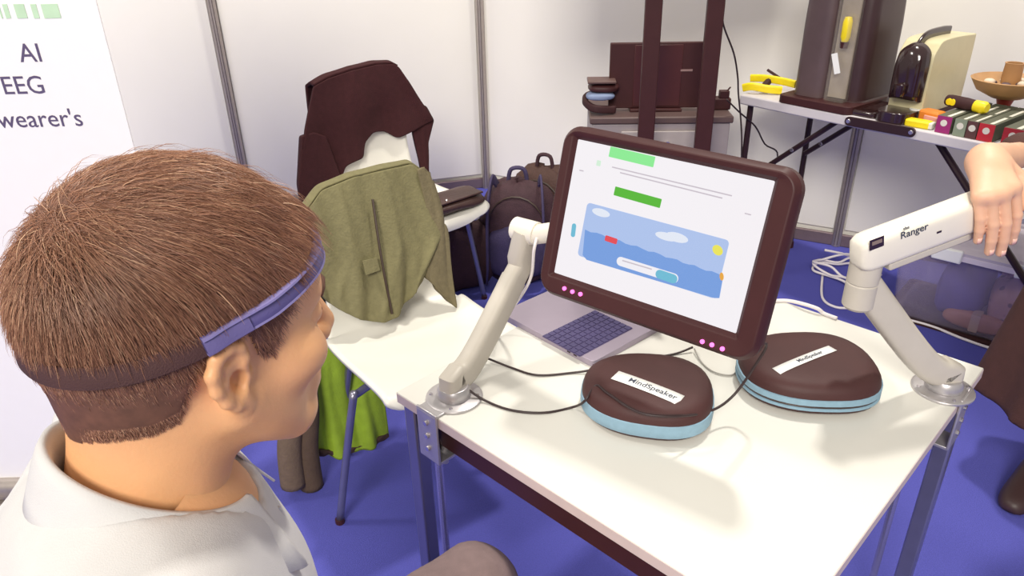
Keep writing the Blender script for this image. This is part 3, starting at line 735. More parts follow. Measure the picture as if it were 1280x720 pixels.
bp2 = P(690, 250, .38); backpack([bp2[0] - .02, bp2[1] + .22, 0], (.18, .32, .46), rz(-.4, -1), 'dark brown rucksack leaning on the booth wall behind the monitor', M('rucksack_brown', (70, 46, 40), .8, var=.12, bump=.3), BAGM, 5, False)
tt = P(572, 372, 0.0)
tote = wthing('tote_bag', 'dark maroon tote bag on the carpet under the hoodie chair', 'bag', [tt[0], tt[1] + .1, 0])
soft_box('body', np.array([tt[0], tt[1] + .1, .16]), rz(.2, -1), (.16, .32, .32), M('maroon_bag', (56, 30, 36), .85, var=.15, bump=.3), tote, .03, 9, 3.4)
for sx in (-.05, .05):
    b_ = np.array([tt[0] + sx * .4, tt[1] + .1 + sx, .30])
    obj('handle', MB().tube(smooth_path([b_ - [.09, 0, 0], b_ + [-.07, 0, .07], b_ + [.07, 0, .07], b_ + [.09, 0, 0]], 6), .008, 8), M('maroon_bag', (56, 30, 36)), tote)

# ------------------------------------------------------------------ cabinet, display stand and what stands there
cb0 = P(742, 152, .70); cb1 = P(926, 158, .70)
cy = 3.1; CBX0, CBX1 = .36, .96; cbd = .46
cR = rz(1, -.06)
cc = np.array([(CBX0 + CBX1) / 2, cy + cbd / 2, 0])
GREYC = M('cabinet_grey', (150, 140, 142), .5, var=.03)
cbt = thing('grey_cabinet', 'low grey metal cabinet with a lock standing behind the monitor', 'cabinet', cc, cR)
cw = CBX1 - CBX0
obj('carcass', MB().box((0, 0, .355), (cw - .02, cbd - .02, .63)), GREYC, cbt, bev=.006)
obj('lid', MB().box((0, 0, .685), (cw, cbd, .03)), M('lid_brown', (92, 72, 70), .5, var=.05), cbt, bev=.006)
dr = obj('door', MB().box((.02, -cbd / 2 + .004, .36), (cw * .62, .016, .56)), M('door_grey', (170, 160, 158), .5, var=.03), cbt, bev=.003)
obj('lock', MB().lathe([(0, 0), (.014, 0), (.012, .008), (0, .008)], (.03, -cbd / 2 - .004, .585), 14, np.array([X, Z3, -Y3])), CHROME, dr)
for sx in (-1, 1):
    for sy in (-1, 1):
        obj('caster', MB().lathe([(0, -.012), (.02, -.012), (.02, .012), (0, .012)], (sx * cw * .42, sy * cbd * .4, .02), 14, np.array([Y3, Z3, X])).box((sx * cw * .42, sy * cbd * .4, .035), (.012, .02, .02)), DARK, cbt)
mq = CAM + ray(821, 100) * ((cy + .12) / ray(821, 100)[1])
bt_ = thing('spare_monitor', 'thin black monitor panel standing on the grey cabinet behind the twin posts', 'monitor', [mq[0], cy + .12, .70], cR)
obj('panel', MB().box((0, 0, .148), (.405, .022, .272)), DARK, bt_, bev=.004)
obj('back_cover', MB().box((.0, -.0115, .148), (.20, .004, .255)), M('dark_brown_gloss', (74, 36, 36), .35), bt_, bev=.002)
obj('drive_slot', MB().box((.12, -.0125, .17), (.05, .003, .008)), M('silver_slot', (150, 120, 116), .4), bt_)
obj('stand_foot', MB().box((0, .03, .006), (.22, .13, .012)).box((0, .028, .05), (.06, .02, .09)), DARK, bt_, bev=.003)
# folded headset pile on the cabinet's left end
pl = P(744, 132, .72)
hc = thing('headset_pile', 'folded strap headset with a pale blue pad on the cabinet end', 'headset', [pl[0] + .02, cy + .12, .70], cR)
obj('strap', MB().tube(smooth_path([(.06, -.05, .02), (-.03, -.07, .03), (-.07, 0, .05), (-.03, .07, .06), (.06, .05, .05)], 6), .016, sec=rrect(1.2, 2, .4, 3), up=(0, 0, 1)), DARKM, hc, angle=180)
soft_box('pad', np.array([-.005, -.03, .075]), np.eye(3), (.12, .09, .03), M('pale_blue_pad', (124, 138, 170), .7), hc, .02, 2)
soft_box('shell', np.array([.01, 0, .105]), np.eye(3), (.13, .12, .035), DARK, hc, .02, 3)
obj('visor', MB().box((-.0, -.01, .135), (.12, .10, .012)), M('brown_plate', (94, 70, 66), .5), hc, bev=.004)
adp = thing('power_adapter', 'crumpled black power adapter on the right end of the grey cabinet', 'adapter', [cc[0] + .25, cy + .12, .70], cR)
obj('brick', MB().box((0, 0, .025), (.10, .06, .05)), DARK, adp, bev=.006)
obj('plug', MB().box((.02, -.01, .065), (.04, .035, .03)).tube([(.03, -.01, .075), (.045, -.01, .095)], .004, 6), DARK, adp, bev=.003)

# display stand
st = thing('display_stand', 'dark twin-post display stand in front of the grey cabinet', 'stand', [.585, 2.86, 0], rz(1, -.05))
def atxy(px, yw, py): 
    d = ray(px, py); return (CAM + d * (yw / d[1]))
for px in (811.5, 885):
    q = atxy(px, 2.86, 100); lx = q[0] - .585
    obj('post', MB().box((lx, 0, .85), (.062, .03, 1.66)), DARK, st, bev=.004)
obj('base', MB().box((0, 0, .012), (.62, .42, .02)), DARK, st, bev=.006)
for z in (.30, 1.45): obj('crossbar', MB().box((0, .02, z), (.25, .02, .05)), DARK, st, bev=.003)
tv = thing('wall_display', 'wide black display panel mounted high on the twin posts', 'display', [.585, 2.80, 1.30], rz(1, -.05))
obj('bezel', MB().box((0, 0, .31), (1.02, .045, .60)), DARK, tv, bev=.006)
obj('screen', MB().box((0, -.024, .315), (.98, .004, .55)), BLACKG, tv)
obj('bracket', MB().box((0, .034, .25), (.34, .02, .3)), DARK, tv, bev=.002)
q = lambda x, y, yw: atxy(x, yw, y)
cord('power_cable', [q(903, 0, 2.90), q(904, 30, 2.92), q(917, 66, 2.95), q(922, 95, 2.98), q(923, 118, 3.0), q(926, 150, 3.02), q(927, 190, 3.02), q(922, 240, 3.05), np.array([.9, 3.05, .004])], .0035, BCAB, 'black cable hanging from the display stand beside the folding table')
cord('power_cable', [q(908, 124, 3.08), q(924, 140, 3.10), q(944, 158, 3.14), q(956, 180, 3.18), q(972, 196, 3.22), np.array([1.16, 3.28, .25]), np.array([1.2, 3.3, .004])], .0035, BCAB, 'black cable sagging from the power adapter under the folding table')
# ------------------------------------------------------------------ folding table
FZ = 0.78
FA = P(925, 118, FZ); FB = P(1253, 183, FZ); EF = nrm((FB - FA) * [1, 1, 0]); EB = np.array([-EF[1], EF[0], 0])   # EB points to the wall
FL, FD = 1.55, 0.46
ft = Frame([FA[0], FA[1], 0], np.array([EF, EB, UZ]))
tb2 = thing('folding_table', 'long grey-white folding table with black braced legs against the booth wall', 'table', ft.o, ft.R)
GW = M('folding_top', (206, 200, 204), .5, var=.02)
obj('table_top', MB().box((FL / 2, FD / 2, FZ - .02), (FL, FD, .04)), GW, tb2, bev=.006)
BLKT = M('black_tube', (52, 32, 36), .4, .2, var=.04)
def ftp(x, y, yl):   # pixel to the table's vertical plane at depth yl
    return ft.l(PP(x, y, ft.w((0, yl, 0)), EB))
a = ftp(938, 136, .05); b = ftp(1010, 147, .38)
for yl, xl in ((.05, a[0]), (.40, b[0])):
    lg = obj('leg', MB().tube([(xl, yl, 0.0), (xl, yl, FZ - .045)], .0125, 10), BLKT, tb2)
    obj('foot_cap', MB().lathe([(0, 0), (.017, 0), (.017, .03), (0, .03)], (xl, yl, 0), 10), DARK, lg)
obj('stretcher', MB().tube([(a[0], .05, .20), (b[0], .40, .20)], .011, 8), BLKT, tb2)
p0, p1, p2, p3 = ftp(962, 206, .10), ftp(1046, 152, .10), ftp(1006, 192, .30), ftp(1066, 156, .30)
for u0, u1 in ((p0, p1), (p2, p3)):
    u1 = u1.copy(); u1[2] = min(u1[2], FZ - .045)
    br_ = obj('brace', MB().tube([u0, u1], .011, 8), BLKT, tb2)
    m_ = u0 * .62 + u1 * .38
    obj('rivet', MB().lathe([(0, 0), (.009, 0), (.007, .005), (0, .005)], m_ - np.array([0, .013, 0]), 10, np.array([X, Z3, -Y3])), CHROME, br_)
l0, l1 = ftp(1062, 151, .0), ftp(1140, 165, .0)
lk = obj('lock_bar', MB().prism(rrect(l1[0] - l0[0] + .03, .034, .016, 4), ((l0[0] + l1[0]) / 2, -.001, (l0[2] + l1[2]) / 2), nrm(l1 - l0), np.cross(nrm(l1 - l0), Y3) * -1, -Y3, 0, .008), BLKT, tb2, bev=.002)
for q_ in (l0, l1): obj('rivet', MB().lathe([(0, 0), (.009, 0), (.007, .004), (0, .004)], (q_[0], -.009, q_[2]), 10, np.array([X, Z3, -Y3])), CHROME, lk)
r0, r1 = ftp(1166, 180, .12), ftp(1212, 250, .12)
dl = (r1 - r0) / (r0[2] - r1[2]); r2 = r0 + dl * (r0[2] - .0)
for yl in (.12, .40):
    lg = obj('leg', MB().tube([(r0[0], yl, FZ - .045), (r2[0] if r2[0] < FL - .03 else FL - .03, yl, 0.0)], .0125, 10), BLKT, tb2)

# ---- things on the folding table (built in the table's frame, x along the front edge, y towards the wall)
def ftz(x, y, z=FZ): return ft.l(P(x, y, z))
def on_ft(name, label, cat, x, y, rot=0.0, group=None):
    a = math.radians(rot); c, s = math.cos(a), math.sin(a)
    R = np.array([EF * c + EB * s, -EF * s + EB * c, UZ]); p = ft.w((x, y, FZ)); return thing(name, label, cat, p, R, group), Frame(p, R)
# black brewer tower with a clear column
g0 = ftz(1036, 138); 
tw, tdp, th_ = .20, .26, .62
xl0 = ftz(988, 122)[0]; xr0 = ftz(1060, 140)[0]
tx = (xl0 + xr0) / 2 + .02; ty = .08 + tdp / 2
tm, tf = on_ft('dispenser_tower', 'tall black rounded machine with a clear column on the folding table', 'machine', tx, ty)
tw = max(.2, xr0 - xl0)
TB = M('tower_black', (62, 42, 44), .35, var=.05); TG = M('tower_grey', (92, 74, 76), .4, var=.05)
prof = [(0.0, 1.06), (.03, 1.06), (.035, 1.0), (.30, .985), (.42, .95), (.52, .86), (.58, .70), (th_, .4)]
obj('body', MB().loft([[np.array([a * k_, b * k_, z]) for a, b in rrect(tw, tdp, .05, 6)] for z, k_ in prof]), TB, tm, angle=50)
obj('front_shell', MB().loft([[np.array([a - tw * .22, b - tdp * .46, z]) for a, b in rrect(tw * .46 * k_, .09, .035, 5)] for z, k_ in ((.03, 1), (.3, 1), (.45, .93), (.53, .7))]), TG, tm, angle=50)
CLEAR = M('clear_plastic', (216, 206, 196), .12, var=.02, alpha=.16)
col_ = obj('clear_column', MB().loft([[np.array([a + tw * .19, b - tdp * .555, z]) for a, b in rrect(tw * .30, .05, .015, 4)] for z in (.03, .55)]), CLEAR, tm)
obj('column_back', MB().box((tw * .19, -tdp * .535, .29), (tw * .26, .006, .5)), M('column_silver', (170, 158, 140), .4, .3, var=.15, scale=14), tm)
obj('yellow_scoop', MB().lathe([(0, .0), (.012, .004), (.017, .02), (.017, .075), (.012, .09), (0, .092)], (tw * .20, -tdp * .60, .245), 14), YEL, tm)
obj('scoop_cap', MB().lathe([(0, 0), (.014, 0), (.016, .022), (0, .022)], (tw * .20, -tdp * .60, .226), 14), DARK, tm)
obj('paper_tag', MB().box((tw * .16, -tdp * .655, .17), (.024, .001, .075), np.array([nrm([.94, 0, .34]), Y3, nrm([-.34, 0, .94])])), PAPER, tm)
obj('drip_base', MB().loft([[np.array([a, b - .07, z]) for a, b in rrect(tw * 1.12, tdp * 1.1, .03, 5)] for z in (0.0, .026, .03)]), DARK, tm, bev=.002)
# flat black tray
q0 = ftz(1062, 142)
tr_, trf = on_ft('black_tray', 'flat glossy black tray between the tower and the cream coffee machine', 'tray', q0[0] + .03, .12)
obj('plate', MB().loft([[np.array([a * k_, b * k_, z]) for a, b in rrect(.15, .2, .02, 4)] for z, k_ in ((0, 1), (.012, 1.02), (.02, 1.0), (.022, .96), (.016, .9))]), BLACKG, tr_, angle=50)
# cream coffee machine
k0 = ftz(1128, 150); k1 = ftz(1150, 152)
cfx = ftz(1138, 146)[0] + .0
cm, cmf = on_ft('coffee_machine', 'cream capsule coffee machine with a glossy black rounded front', 'coffee machine', cfx - .01, .26)
CREAM = M('cream_enamel', (206, 196, 158), .35, var=.03)
cwid, cdep, chei = .125, .30, .275
side = smooth_path([(-cdep / 2, .02), (-cdep / 2, .20), (-cdep / 2 + .02, .25), (-cdep / 2 + .07, chei), (cdep / 2 - .03, chei - .004), (cdep / 2, chei - .03), (cdep / 2, .02)], 5)
obj('body', MB().prism([(a, b) for a, b in side], (0, 0, 0), Y3, Z3, X, -cwid / 2, cwid / 2), CREAM, cm, bev=.008, seg=3)
fs = smooth_path([(-cwid * .42, .07), (-cwid * .42, .20), (-cwid * .30, .245), (0, .262), (cwid * .30, .245), (cwid * .42, .20), (cwid * .42, .07)], 5)
obj('front_cowl', MB().loft([[np.array([a * k_, y_, .14 + (b - .14) * k_]) for a, b in fs] for y_, k_ in ((-cdep / 2 + .005, 1.05), (-cdep / 2 - .025, 1.0), (-cdep / 2 - .045, .86), (-cdep / 2 - .052, .6))]), BLACKG, cm, angle=50)
obj('spout', MB().lathe([(0, .09), (.016, .09), (.02, .10), (.02, .13), (0, .135)], (0, -cdep / 2 - .065, 0), 14), BLACKG, cm)
obj('drip_tray', MB().loft([[np.array([a, b - cdep / 2 - .04, z]) for a, b in rrect(.12, .14, .04, 5)] for z in (0, .035, .04)]), BLACKG, cm, bev=.003)
obj('base', MB().box((0, 0, .012), (cwid * .95, cdep * .95, .024)), DARK, cm, bev=.004)
obj('lever', MB().tube(smooth_path([(0, -cdep / 2 + .0, chei - .03), (0, -cdep / 2 + .05, chei + .003), (0, .0, chei + .009), (0, cdep * .22, chei + .005)], 6), .018, sec=rrect(2.4, .7, .3, 3), up=(1, 0, 0)), BLACKG, cm, angle=60)
# row of slim boxes, ends at the front edge
cols = [('magenta', (158, 44, 112)), ('pale green', (140, 150, 128)), ('dark brown', (96, 62, 58)), ('bright red', (198, 44, 54)), ('deep red', (178, 40, 50))]
xs = [ftz(1178, 166)[0], ftz(1198, 170)[0], ftz(1213, 172)[0], ftz(1231, 176)[0], ftz(1262, 183)[0]]
ws = [.05, .04, .034, .05, .06]
for i_ in range(1, 5): xs[i_] = max(xs[i_], xs[i_ - 1] + (ws[i_] + ws[i_ - 1]) / 2 + .001)
TOPG = M('box_top_green', (92, 94, 78), .6, var=.05); BW = M('box_white', (226, 222, 208), .6)
for (nm, rgb), x_, w_ in zip(cols, xs, ws):
    bt2, _ = on_ft('tea_box', '%s ended slim box with a striped green top on the folding table' % nm, 'box', x_, .165, 0, 'slim boxes on the folding table')
    h_ = .058; d_ = .30
    cm_ = M('box_' + nm.replace(' ', '_'), rgb, .5, var=.03)
    obj('carton', MB().box((0, 0, h_ / 2), (w_ * .96, d_, h_)), TOPG, bt2, bev=.001)
    obj('end_face', MB().box((0, -d_ / 2 - .0008, h_ / 2), (w_ * .95, .0016, h_ * .97)), cm_, bt2)
    obj('emblem', MB().lathe([(0, 0), (.011, 0), (.011, .001), (0, .001)], (0, -d_ / 2 - .0016, h_ * .6), 14, np.array([X, Z3, -Y3])), BW, bt2)
    for yy in (-.09, .05): obj('stripe', MB().box((w_ * .18, yy, h_ + .0004), (w_ * .22, .11, .0008)), BW, bt2)
# small packets at the left end of the row
q1 = ftz(1152, 157)
pk1, _ = on_ft('sugar_packet', 'flat yellow packet with white end on the table edge before the boxes', 'packet', q1[0], .035, 4)
obj('pouch', MB().prism(rrect(.085, .04, .008, 3), (0, 0, 0), X, Y3, Z3, 0, .026), YEL, pk1, bev=.006)
obj('white_end', MB().box((.042, 0, .013), (.018, .036, .022)), BW, pk1, bev=.004)
pk2, _ = on_ft('sugar_packet', 'orange and pink packet behind the yellow packet', 'packet', q1[0] + .01, .10, -8)
obj('pouch', MB().prism(rrect(.075, .05, .008, 3), (0, 0, 0), X, Y3, Z3, 0, .05), M('orange_pack', (226, 132, 50), .5, var=.1), pk2, bev=.008)
obj('pink_end', MB().box((.012, -.022, .02), (.05, .012, .03)), M('pink_pack', (226, 160, 150), .5), pk2, bev=.003)
pk3, _ = on_ft('milk_pot', 'small pale green creamer tub beside the coffee machine', 'tub', q1[0] - .05, .11)
obj('cup', MB().lathe([(0, 0), (.017, 0), (.022, .04), (0, .04)], (0, 0, 0), 16), M('pale_green_tub', (188, 200, 172), .5), pk3)
obj('foil_lid', MB().lathe([(0, .04), (.025, .04), (.025, .042), (0, .042)], (0, 0, 0), 16), PAPER, pk3)
# dark torch with two yellow caps, on top of the boxes
za = FZ + .058
qa, qb = ft.l(P(1190, 123, za + .03)), ft.l(P(1228, 131, za + .03))
tor = thing('torch', 'dark handled torch with yellow ends resting on the row of boxes', 'torch', ft.w((qa[0], qa[1], za)), ft.R)
dv = qb - qa; L_ = np.linalg.norm(dv[:2]); dv = nrm(np.array([dv[0], dv[1], 0])); axd = np.array([np.cross(Z3, dv), Z3, dv])
o0 = np.array([0, 0, .022])
obj('handle', MB().lathe([(0, -.02), (.018, -.015), (.021, 0), (.021, L_ * .5), (.018, L_ * .85), (0, L_ * .85)], o0, 16, axd), DARKM, tor)
obj('end_cap', MB().lathe([(0, L_ * .8), (.02, L_ * .8), (.021, L_ + .01), (.015, L_ + .02), (0, L_ + .02)], o0, 16, axd), YEL, tor)
obj('side_cap', MB().lathe([(0, .012), (.0, .012), (.012, .014), (.011, .022), (0, .023)], o0 + dv * .005, 14, np.array([dv, Z3, np.cross(dv, Z3)])).lathe([(0, .012), (.012, .014), (.011, .022), (0, .023)], o0 + dv * .018, 14, np.array([dv, Z3, np.cross(dv, Z3)])), YEL, tor)
# wooden dish with cup and small pink packet behind
qd = ft.l(P(1250, 122, za + .03))
wd = thing('wooden_dish', 'tan curved wooden dish heaped with small white pieces behind the boxes', 'dish', ft.w((qd[0] - .01, .36, FZ)), ft.R)
TAN = M('tan_wood', (186, 142, 96), .55, var=.10, scale=14)
obj('pedestal', MB().lathe([(0, 0), (.06, 0), (.05, .02), (.02, .04), (.03, .075), (0, .075)], (0, 0, 0), 24), M('red_base', (160, 60, 52), .5), wd)
obj('bowl', MB().lathe([(0, .07), (.05, .075), (.10, .10), (.125, .14), (.12, .142), (.09, .115), (.04, .095), (0, .093)], (0, 0, 0), 32), TAN, wd)
for k in range(9):
    a = k * 2.4; r_ = .02 + .009 * k
    soft_box('piece', np.array([r_ * math.cos(a), r_ * math.sin(a), .125 + .012 * math.sin(k * 3)]), np.eye(3), (.035, .03, .022), M('cream_piece', (222, 206, 186), .6, var=.1) if k % 2 else M('dark_piece', (92, 72, 78), .6), wd, .05, k, 2.4, (8, 8))
wc = thing('wooden_cup', 'small tan wooden cup standing in the wooden dish', 'cup', ft.w((qd[0] - .01, .36, FZ + .12)), ft.R)
obj('cup', MB().lathe([(0, 0), (.027, 0), (.031, .02), (.029, .07), (.031, .075), (.025, .075), (.024, .02), (0, .02)], (0, 0, 0), 20), TAN, wc)
pkp = thing('pink_packet', 'small pink packet with navy patch leaning by the coffee machine', 'packet', ft.w((ft.l(P(1196, 108, za))[0], .37, FZ)), ft.R)
obj('pouch', MB().box((0, 0, .055), (.05, .03, .11)), M('pink_pack2', (222, 176, 186), .5), pkp, bev=.006)
obj('patch', MB().box((.018, -.016, .075), (.022, .002, .045)), M('navy_patch', (58, 52, 92), .5), pkp)
# yellow clamp tool at the left end
qy = ftz(950, 112)
yt, _ = on_ft('clamp_tool', 'bright yellow hand clamp lying at the end of the folding table', 'clamp', max(.07, qy[0]), .10, 20)
obj('jaw', MB().tube(smooth_path([(-.10, -.03, .02), (-.06, -.035, .03), (0, -.02, .022), (.05, .0, .018)], 6), .016, sec=rrect(1.3, 2.0, .4, 3), up=(0, 0, 1)), YEL, yt, angle=60)
obj('jaw', MB().tube(smooth_path([(-.09, .03, .05), (-.03, .025, .055), (.05, .02, .05), (.10, .01, .045)], 6), .015, sec=rrect(1.3, 2.0, .4, 3), up=(0, 0, 1)), YEL, yt, angle=60)
obj('trigger', MB().tube([(-.02, -.02, .03), (-.01, .03, .05)], .014, 8).tube([(.03, .03, .06), (-.03, .05, .085)], .006, 8), DARKM, yt)

# ------------------------------------------------------------------ storage box under the folding table
s0, s1 = P(1100, 392, 0), P(1256, 438, 0)
sd = nrm((s1 - s0) * [1, 1, 0]); sn = np.array([-sd[1], sd[0], 0])
SL, SDp, SH = .60, .40, .32
sc0 = s0 + sd * SL / 2 + sn * SDp / 2
bR2 = np.array([sd, sn, UZ])
sb = thing('storage_box', 'clear lilac plastic storage box on the carpet under the folding table', 'storage box', [sc0[0], sc0[1], 0], bR2)
LIL = M('lilac_clear', (196, 182, 204), .15, var=.02, alpha=.24)
def tub(k, z): return [np.array([a * k, b * k, z]) for a, b in rrect(SL, SDp, .05, 5)]
obj('tub', MB().loft([tub(.86, .006), tub(.9, .012), tub(.99, SH - .02), tub(1.0, SH), tub(.985, SH), tub(.975, SH - .02), tub(.885, .018), tub(.85, .012)]), LIL, sb, angle=50)
obj('rim', MB().loft([tub(.99, SH - .018), tub(1.06, SH - .016), tub(1.06, SH + .004), tub(1.0, SH + .006)]), M('lilac_rim', (222, 212, 222), .3, var=.02), sb, angle=50)
lid = obj('lid', MB().loft([tub(1.05, SH + .004), tub(1.06, SH + .016), tub(.98, SH + .03), tub(.88, SH + .03), tub(.86, SH + .02), tub(.3, SH + .02), tub(.01, SH + .02)]), M('lid_clear', (214, 204, 214), .25, var=.03, alpha=.85), sb, angle=50)
obj('latch', MB().box((-SL * .2, -SDp * .535, SH), (.10, .02, .05)), PAPER, sb, bev=.005)
obj('latch', MB().box((SL * .25, -SDp * .535, SH), (.10, .02, .05)), PAPER, sb, bev=.005)
def in_box(name, lab, cat, loc, d, mat, seed, amp=.05):
    t = thing(name, lab, cat, sc0 * [1, 1, 0] + loc[0] * sd + loc[1] * sn + UZ * loc[2], bR2)
    soft_box('body', np.array([0, 0, d[2] / 2]), np.eye(3), d, mat, t, amp, seed, 3.0)
    return t
bb = in_box('blue_bag', 'crumpled blue cloth bag inside the clear storage box', 'bag', (-.06, -.03, .02), (.18, .24, .22), M('blue_cloth', (92, 84, 168), .8, var=.15, scale=10), 4)
obj('drawstring', MB().tube([(-.03, 0, .21), (0, .0, .235), (.04, .01, .21)], .005, 6), WCAB, bb)
sp = bpy.data.materials.new('spotted_pack'); sp.use_nodes = True
nt = sp.node_tree; vn = nt.nodes.new('ShaderNodeTexVoronoi'); vn.inputs['Scale'].default_value = 26; tc = nt.nodes.new('ShaderNodeTexCoord'); cr = nt.nodes.new('ShaderNodeValToRGB')
cr.color_ramp.elements[0].position = .22; cr.color_ramp.elements[1].position = .32
cr.color_ramp.elements[0].color = lin((112, 76, 78)) + (1,); cr.color_ramp.elements[1].color = lin((196, 150, 146)) + (1,)
nt.links.new(tc.outputs['Object'], vn.inputs['Vector']); nt.links.new(vn.outputs['Distance'], cr.inputs['Fac']); nt.links.new(cr.outputs['Color'], nt.nodes['Principled BSDF'].inputs['Base Color'])
sg = in_box('spotted_bag', 'pinkish bag with brown spots inside the clear storage box', 'bag', (.11, -.03, .02), (.15, .24, .21), sp, 7)
obj('seal', MB().box((0, 0, .21), (.13, .01, .02)), M('seal_pink', (206, 168, 164), .6), sg, bev=.002)
tn = in_box('tan_parcel', 'flat tan parcel at the bottom of the clear storage box', 'parcel', (.02, -.145, .02), (.22, .05, .07), M('tan_parcel', (190, 132, 110), .7, var=.1), 9, .02)
obj('tape', MB().box((0, 0, .036), (.03, .052, .071)), M('tape', (206, 176, 160), .4), tn)
mat_ = tub
mo = wthing('rubber_mat', 'thin dark rubber mat on the carpet beneath the storage box', 'mat', [sc0[0], sc0[1], 0])
obj('sheet', MB().prism(rrect(SL * 1.0, SDp * 1.02, .02, 3), [sc0[0], sc0[1], 0], sd, sn, UZ, 0.0005, .006), DARKM, mo)

# ------------------------------------------------------------------ white cables
loop = [(1058, 330), (1036, 318), (1018, 330), (1013, 350), (1026, 368), (1050, 376)]
zc = .012
k = P(1036, 346, .01)
cpts = []
for i in range(38):
    a = i * 2 * math.pi / 11; r_ = .115 + .03 * math.sin(i * 1.7)
    cpts.append(np.array([k[0] + .10 + r_ * 1.1 * math.cos(a), k[1] + .02 + r_ * 1.15 * math.sin(a), .008 + .0016 * i * (1 + .4 * math.sin(i * 2.1))]))
cord('coiled_cable', cpts, .0055, WCAB, 'white cable coiled in loops on the blue carpet behind the arm', n=5)
cord('floor_cable', [P(1028, 345, .007), P(1028, 372, .007), P(1045, 384, .007), P(1075, 386, .007), P(1120, 396, .007), P(1165, 408, .007), P(1205, 424, .007), P(1250, 438, .007), P(1300, 442, .007)], .0055, WCAB, 'white cable trailing along the carpet below the storage box')
cord('edge_cable', [P(968, 376, TZ + .004), P(985, 376, TZ + .004), P(1004, 380, TZ + .012), P(1022, 386, TZ + .012), P(1030, 392, TZ + .004), P(1046, 398, TZ + .004)], .004, WCAB, 'short white cable lying on the far edge of the white table')
pts_l = [mf.w((-.19, .05, -.03)), mf.w((-.20, .06, -.05)), P(676, 292, .99), P(668, 310, .97), P(664, 345, .90), P(650, 372, .84), P(622, 408, .76), P(610, 440, .75)]
cord('arm_cable', pts_l, .003, WCAB, 'white cable running down behind the grey arm from the monitor')
# ------------------------------------------------------------------ seated man
SKIN = M('skin', (224, 168, 120), .5, var=.05, scale=22, bump=.06, bscale=300, sss=.12)
HAIRB = M('hair_base', (104, 68, 52), .7, var=.2, scale=90)
SHIRT = M('polo_white', (206, 204, 204), .85, var=.02, scale=40, bump=.15, bscale=900)
TROUS = M('grey_trousers', (128, 108, 108), .85, var=.08, scale=60, bump=.15, bscale=400)
def pose_R(az, pit, rol):
    f = np.array([math.sin(az) * math.cos(pit), math.cos(az) * math.cos(pit), math.sin(pit)])
    l = np.array([-math.cos(az), math.sin(az), 0]); u = np.cross(f, l)
    return np.array([f, l * math.cos(rol) + u * math.sin(rol), -l * math.sin(rol) + u * math.cos(rol)])
HR = pose_R(math.radians(48), math.radians(-6), math.radians(-1)); HO = PD(240, 402, .598)
hf = Frame(HO, HR)
EARC = np.array([.001, .0, -.020]); ES = .86
def ear_pts(sy):
    # helix outline in ear plane (a forward, b up), mapped to head space leaning backward
    hel = [(.006, .004), (.012, .018), (.010, .029), (.0, .035), (-.012, .032), (-.020, .020), (-.021, .004), (-.016, -.012), (-.008, -.022)]
    ant = [(.002, .020), (-.008, .018), (-.012, .006), (-.010, -.008), (-.003, -.014)]
    def mp(a, b, o):
        a *= ES; b *= ES; c, s = math.cos(.20), math.sin(.20); a, b = a * c - b * s * 1, a * s + b * c
        return np.array([EARC[0] + a, sy * (.0725 + o - a * .30), EARC[2] + b])
    return [mp(a, b, .006) for a, b in hel], [mp(a, b, .0035) for a, b in ant], mp(-.001, -.026, .002), mp(.010, -.003, .001), mp(-.004, .004, -.003)
def head_sdf(p, ears=True):
    d = s_ell(p, (-.010, 0, .032), (.098, .0765, .090))
    d = smin(d, s_ell(p, (-.045, 0, .005), (.058, .062, .062)), .04)
    d = smin(d, s_ell(p, (.036, 0, -.030), (.060, .060, .082)), .03)
    d = smin(d, s_ell(p, (.060, 0, .040), (.040, .056, .040)), .03)
    for sy in (-1, 1):
        d = smin(d, s_cap(p, (.008, sy * .056, -.055), (.066, sy * .024, -.106), .016, .015), .035)
        d = smin(d, s_ell(p, (.066, sy * .042, -.032), (.026, .022, .020)), .025)
        d = smin(d, s_cap(p, (.090, sy * .010, .020), (.080, sy * .042, .020), .009, .008), .018)
    d = smin(d, s_ell(p, (.080, 0, -.106), (.020, .024, .017)), .022)
    d = smin(d, s_ell(p, (.088, 0, -.070), (.016, .027, .022)), .018)
    for sy in (-1, 1):   # eye sockets
        d = smax(d, -s_ell(p, (.103, sy * .032, .000), (.017, .020, .012)), .014)
        d = smin(d, s_ell(p, (.083, sy * .032, -.001), (.013, .015, .0125)), .004)
    d = smin(d, s_cap(p, (.093, 0, .012), (.113, 0, -.030), .0085, .0125), .012)
    for sy in (-1, 1): d = smin(d, s_ell(p, (.103, sy * .012, -.037), (.012, .008, .008)), .008)
    d = smin(d, s_ell(p, (.097, 0, -.064), (.007, .020, .0055)), .006)
    d = smin(d, s_ell(p, (.095, 0, -.078), (.008, .018, .0065)), .006)
    # neck
    d = smin(d, s_cap(p, (-.030, 0, -.055), (-.052, 0, -.20), .050, .060), .035)
    d = smin(d, s_cap(p, (-.062, 0, -.05), (-.085, 0, -.19), .028, .040), .035)
    if ears:
        for sy in (-1, 1):
            he, an, lob, tra, con = ear_pts(sy)
            plate = s_ell(p, (EARC[0] - .004, sy * .0755, EARC[2] + .003), (.0145, .005, .024))
            e = smin(plate, s_chain(p, he, [.0035, .004, .0045, .005, .0052, .005, .0046, .0044, .0045], .004), .004)
            e = smin(e, s_chain(p, an, [.003, .0036, .0038, .0036, .003], .003), .004)
            e = smin(e, s_ell(p, lob, (.009, .0055, .011)), .008)
            e = smin(e, s_ell(p, tra, (.005, .005, .006)), .005)
            d = smin(d, e, .006)
            d = smax(d, -s_ell(p, (EARC[0] + .001, sy * .083, EARC[2] - .001), (.0075, .0125, .0105)), .004)
    return d
hv, hfc = snet(head_sdf, (-.15, -.098, -.19), (.13, .098, .13), .0019)
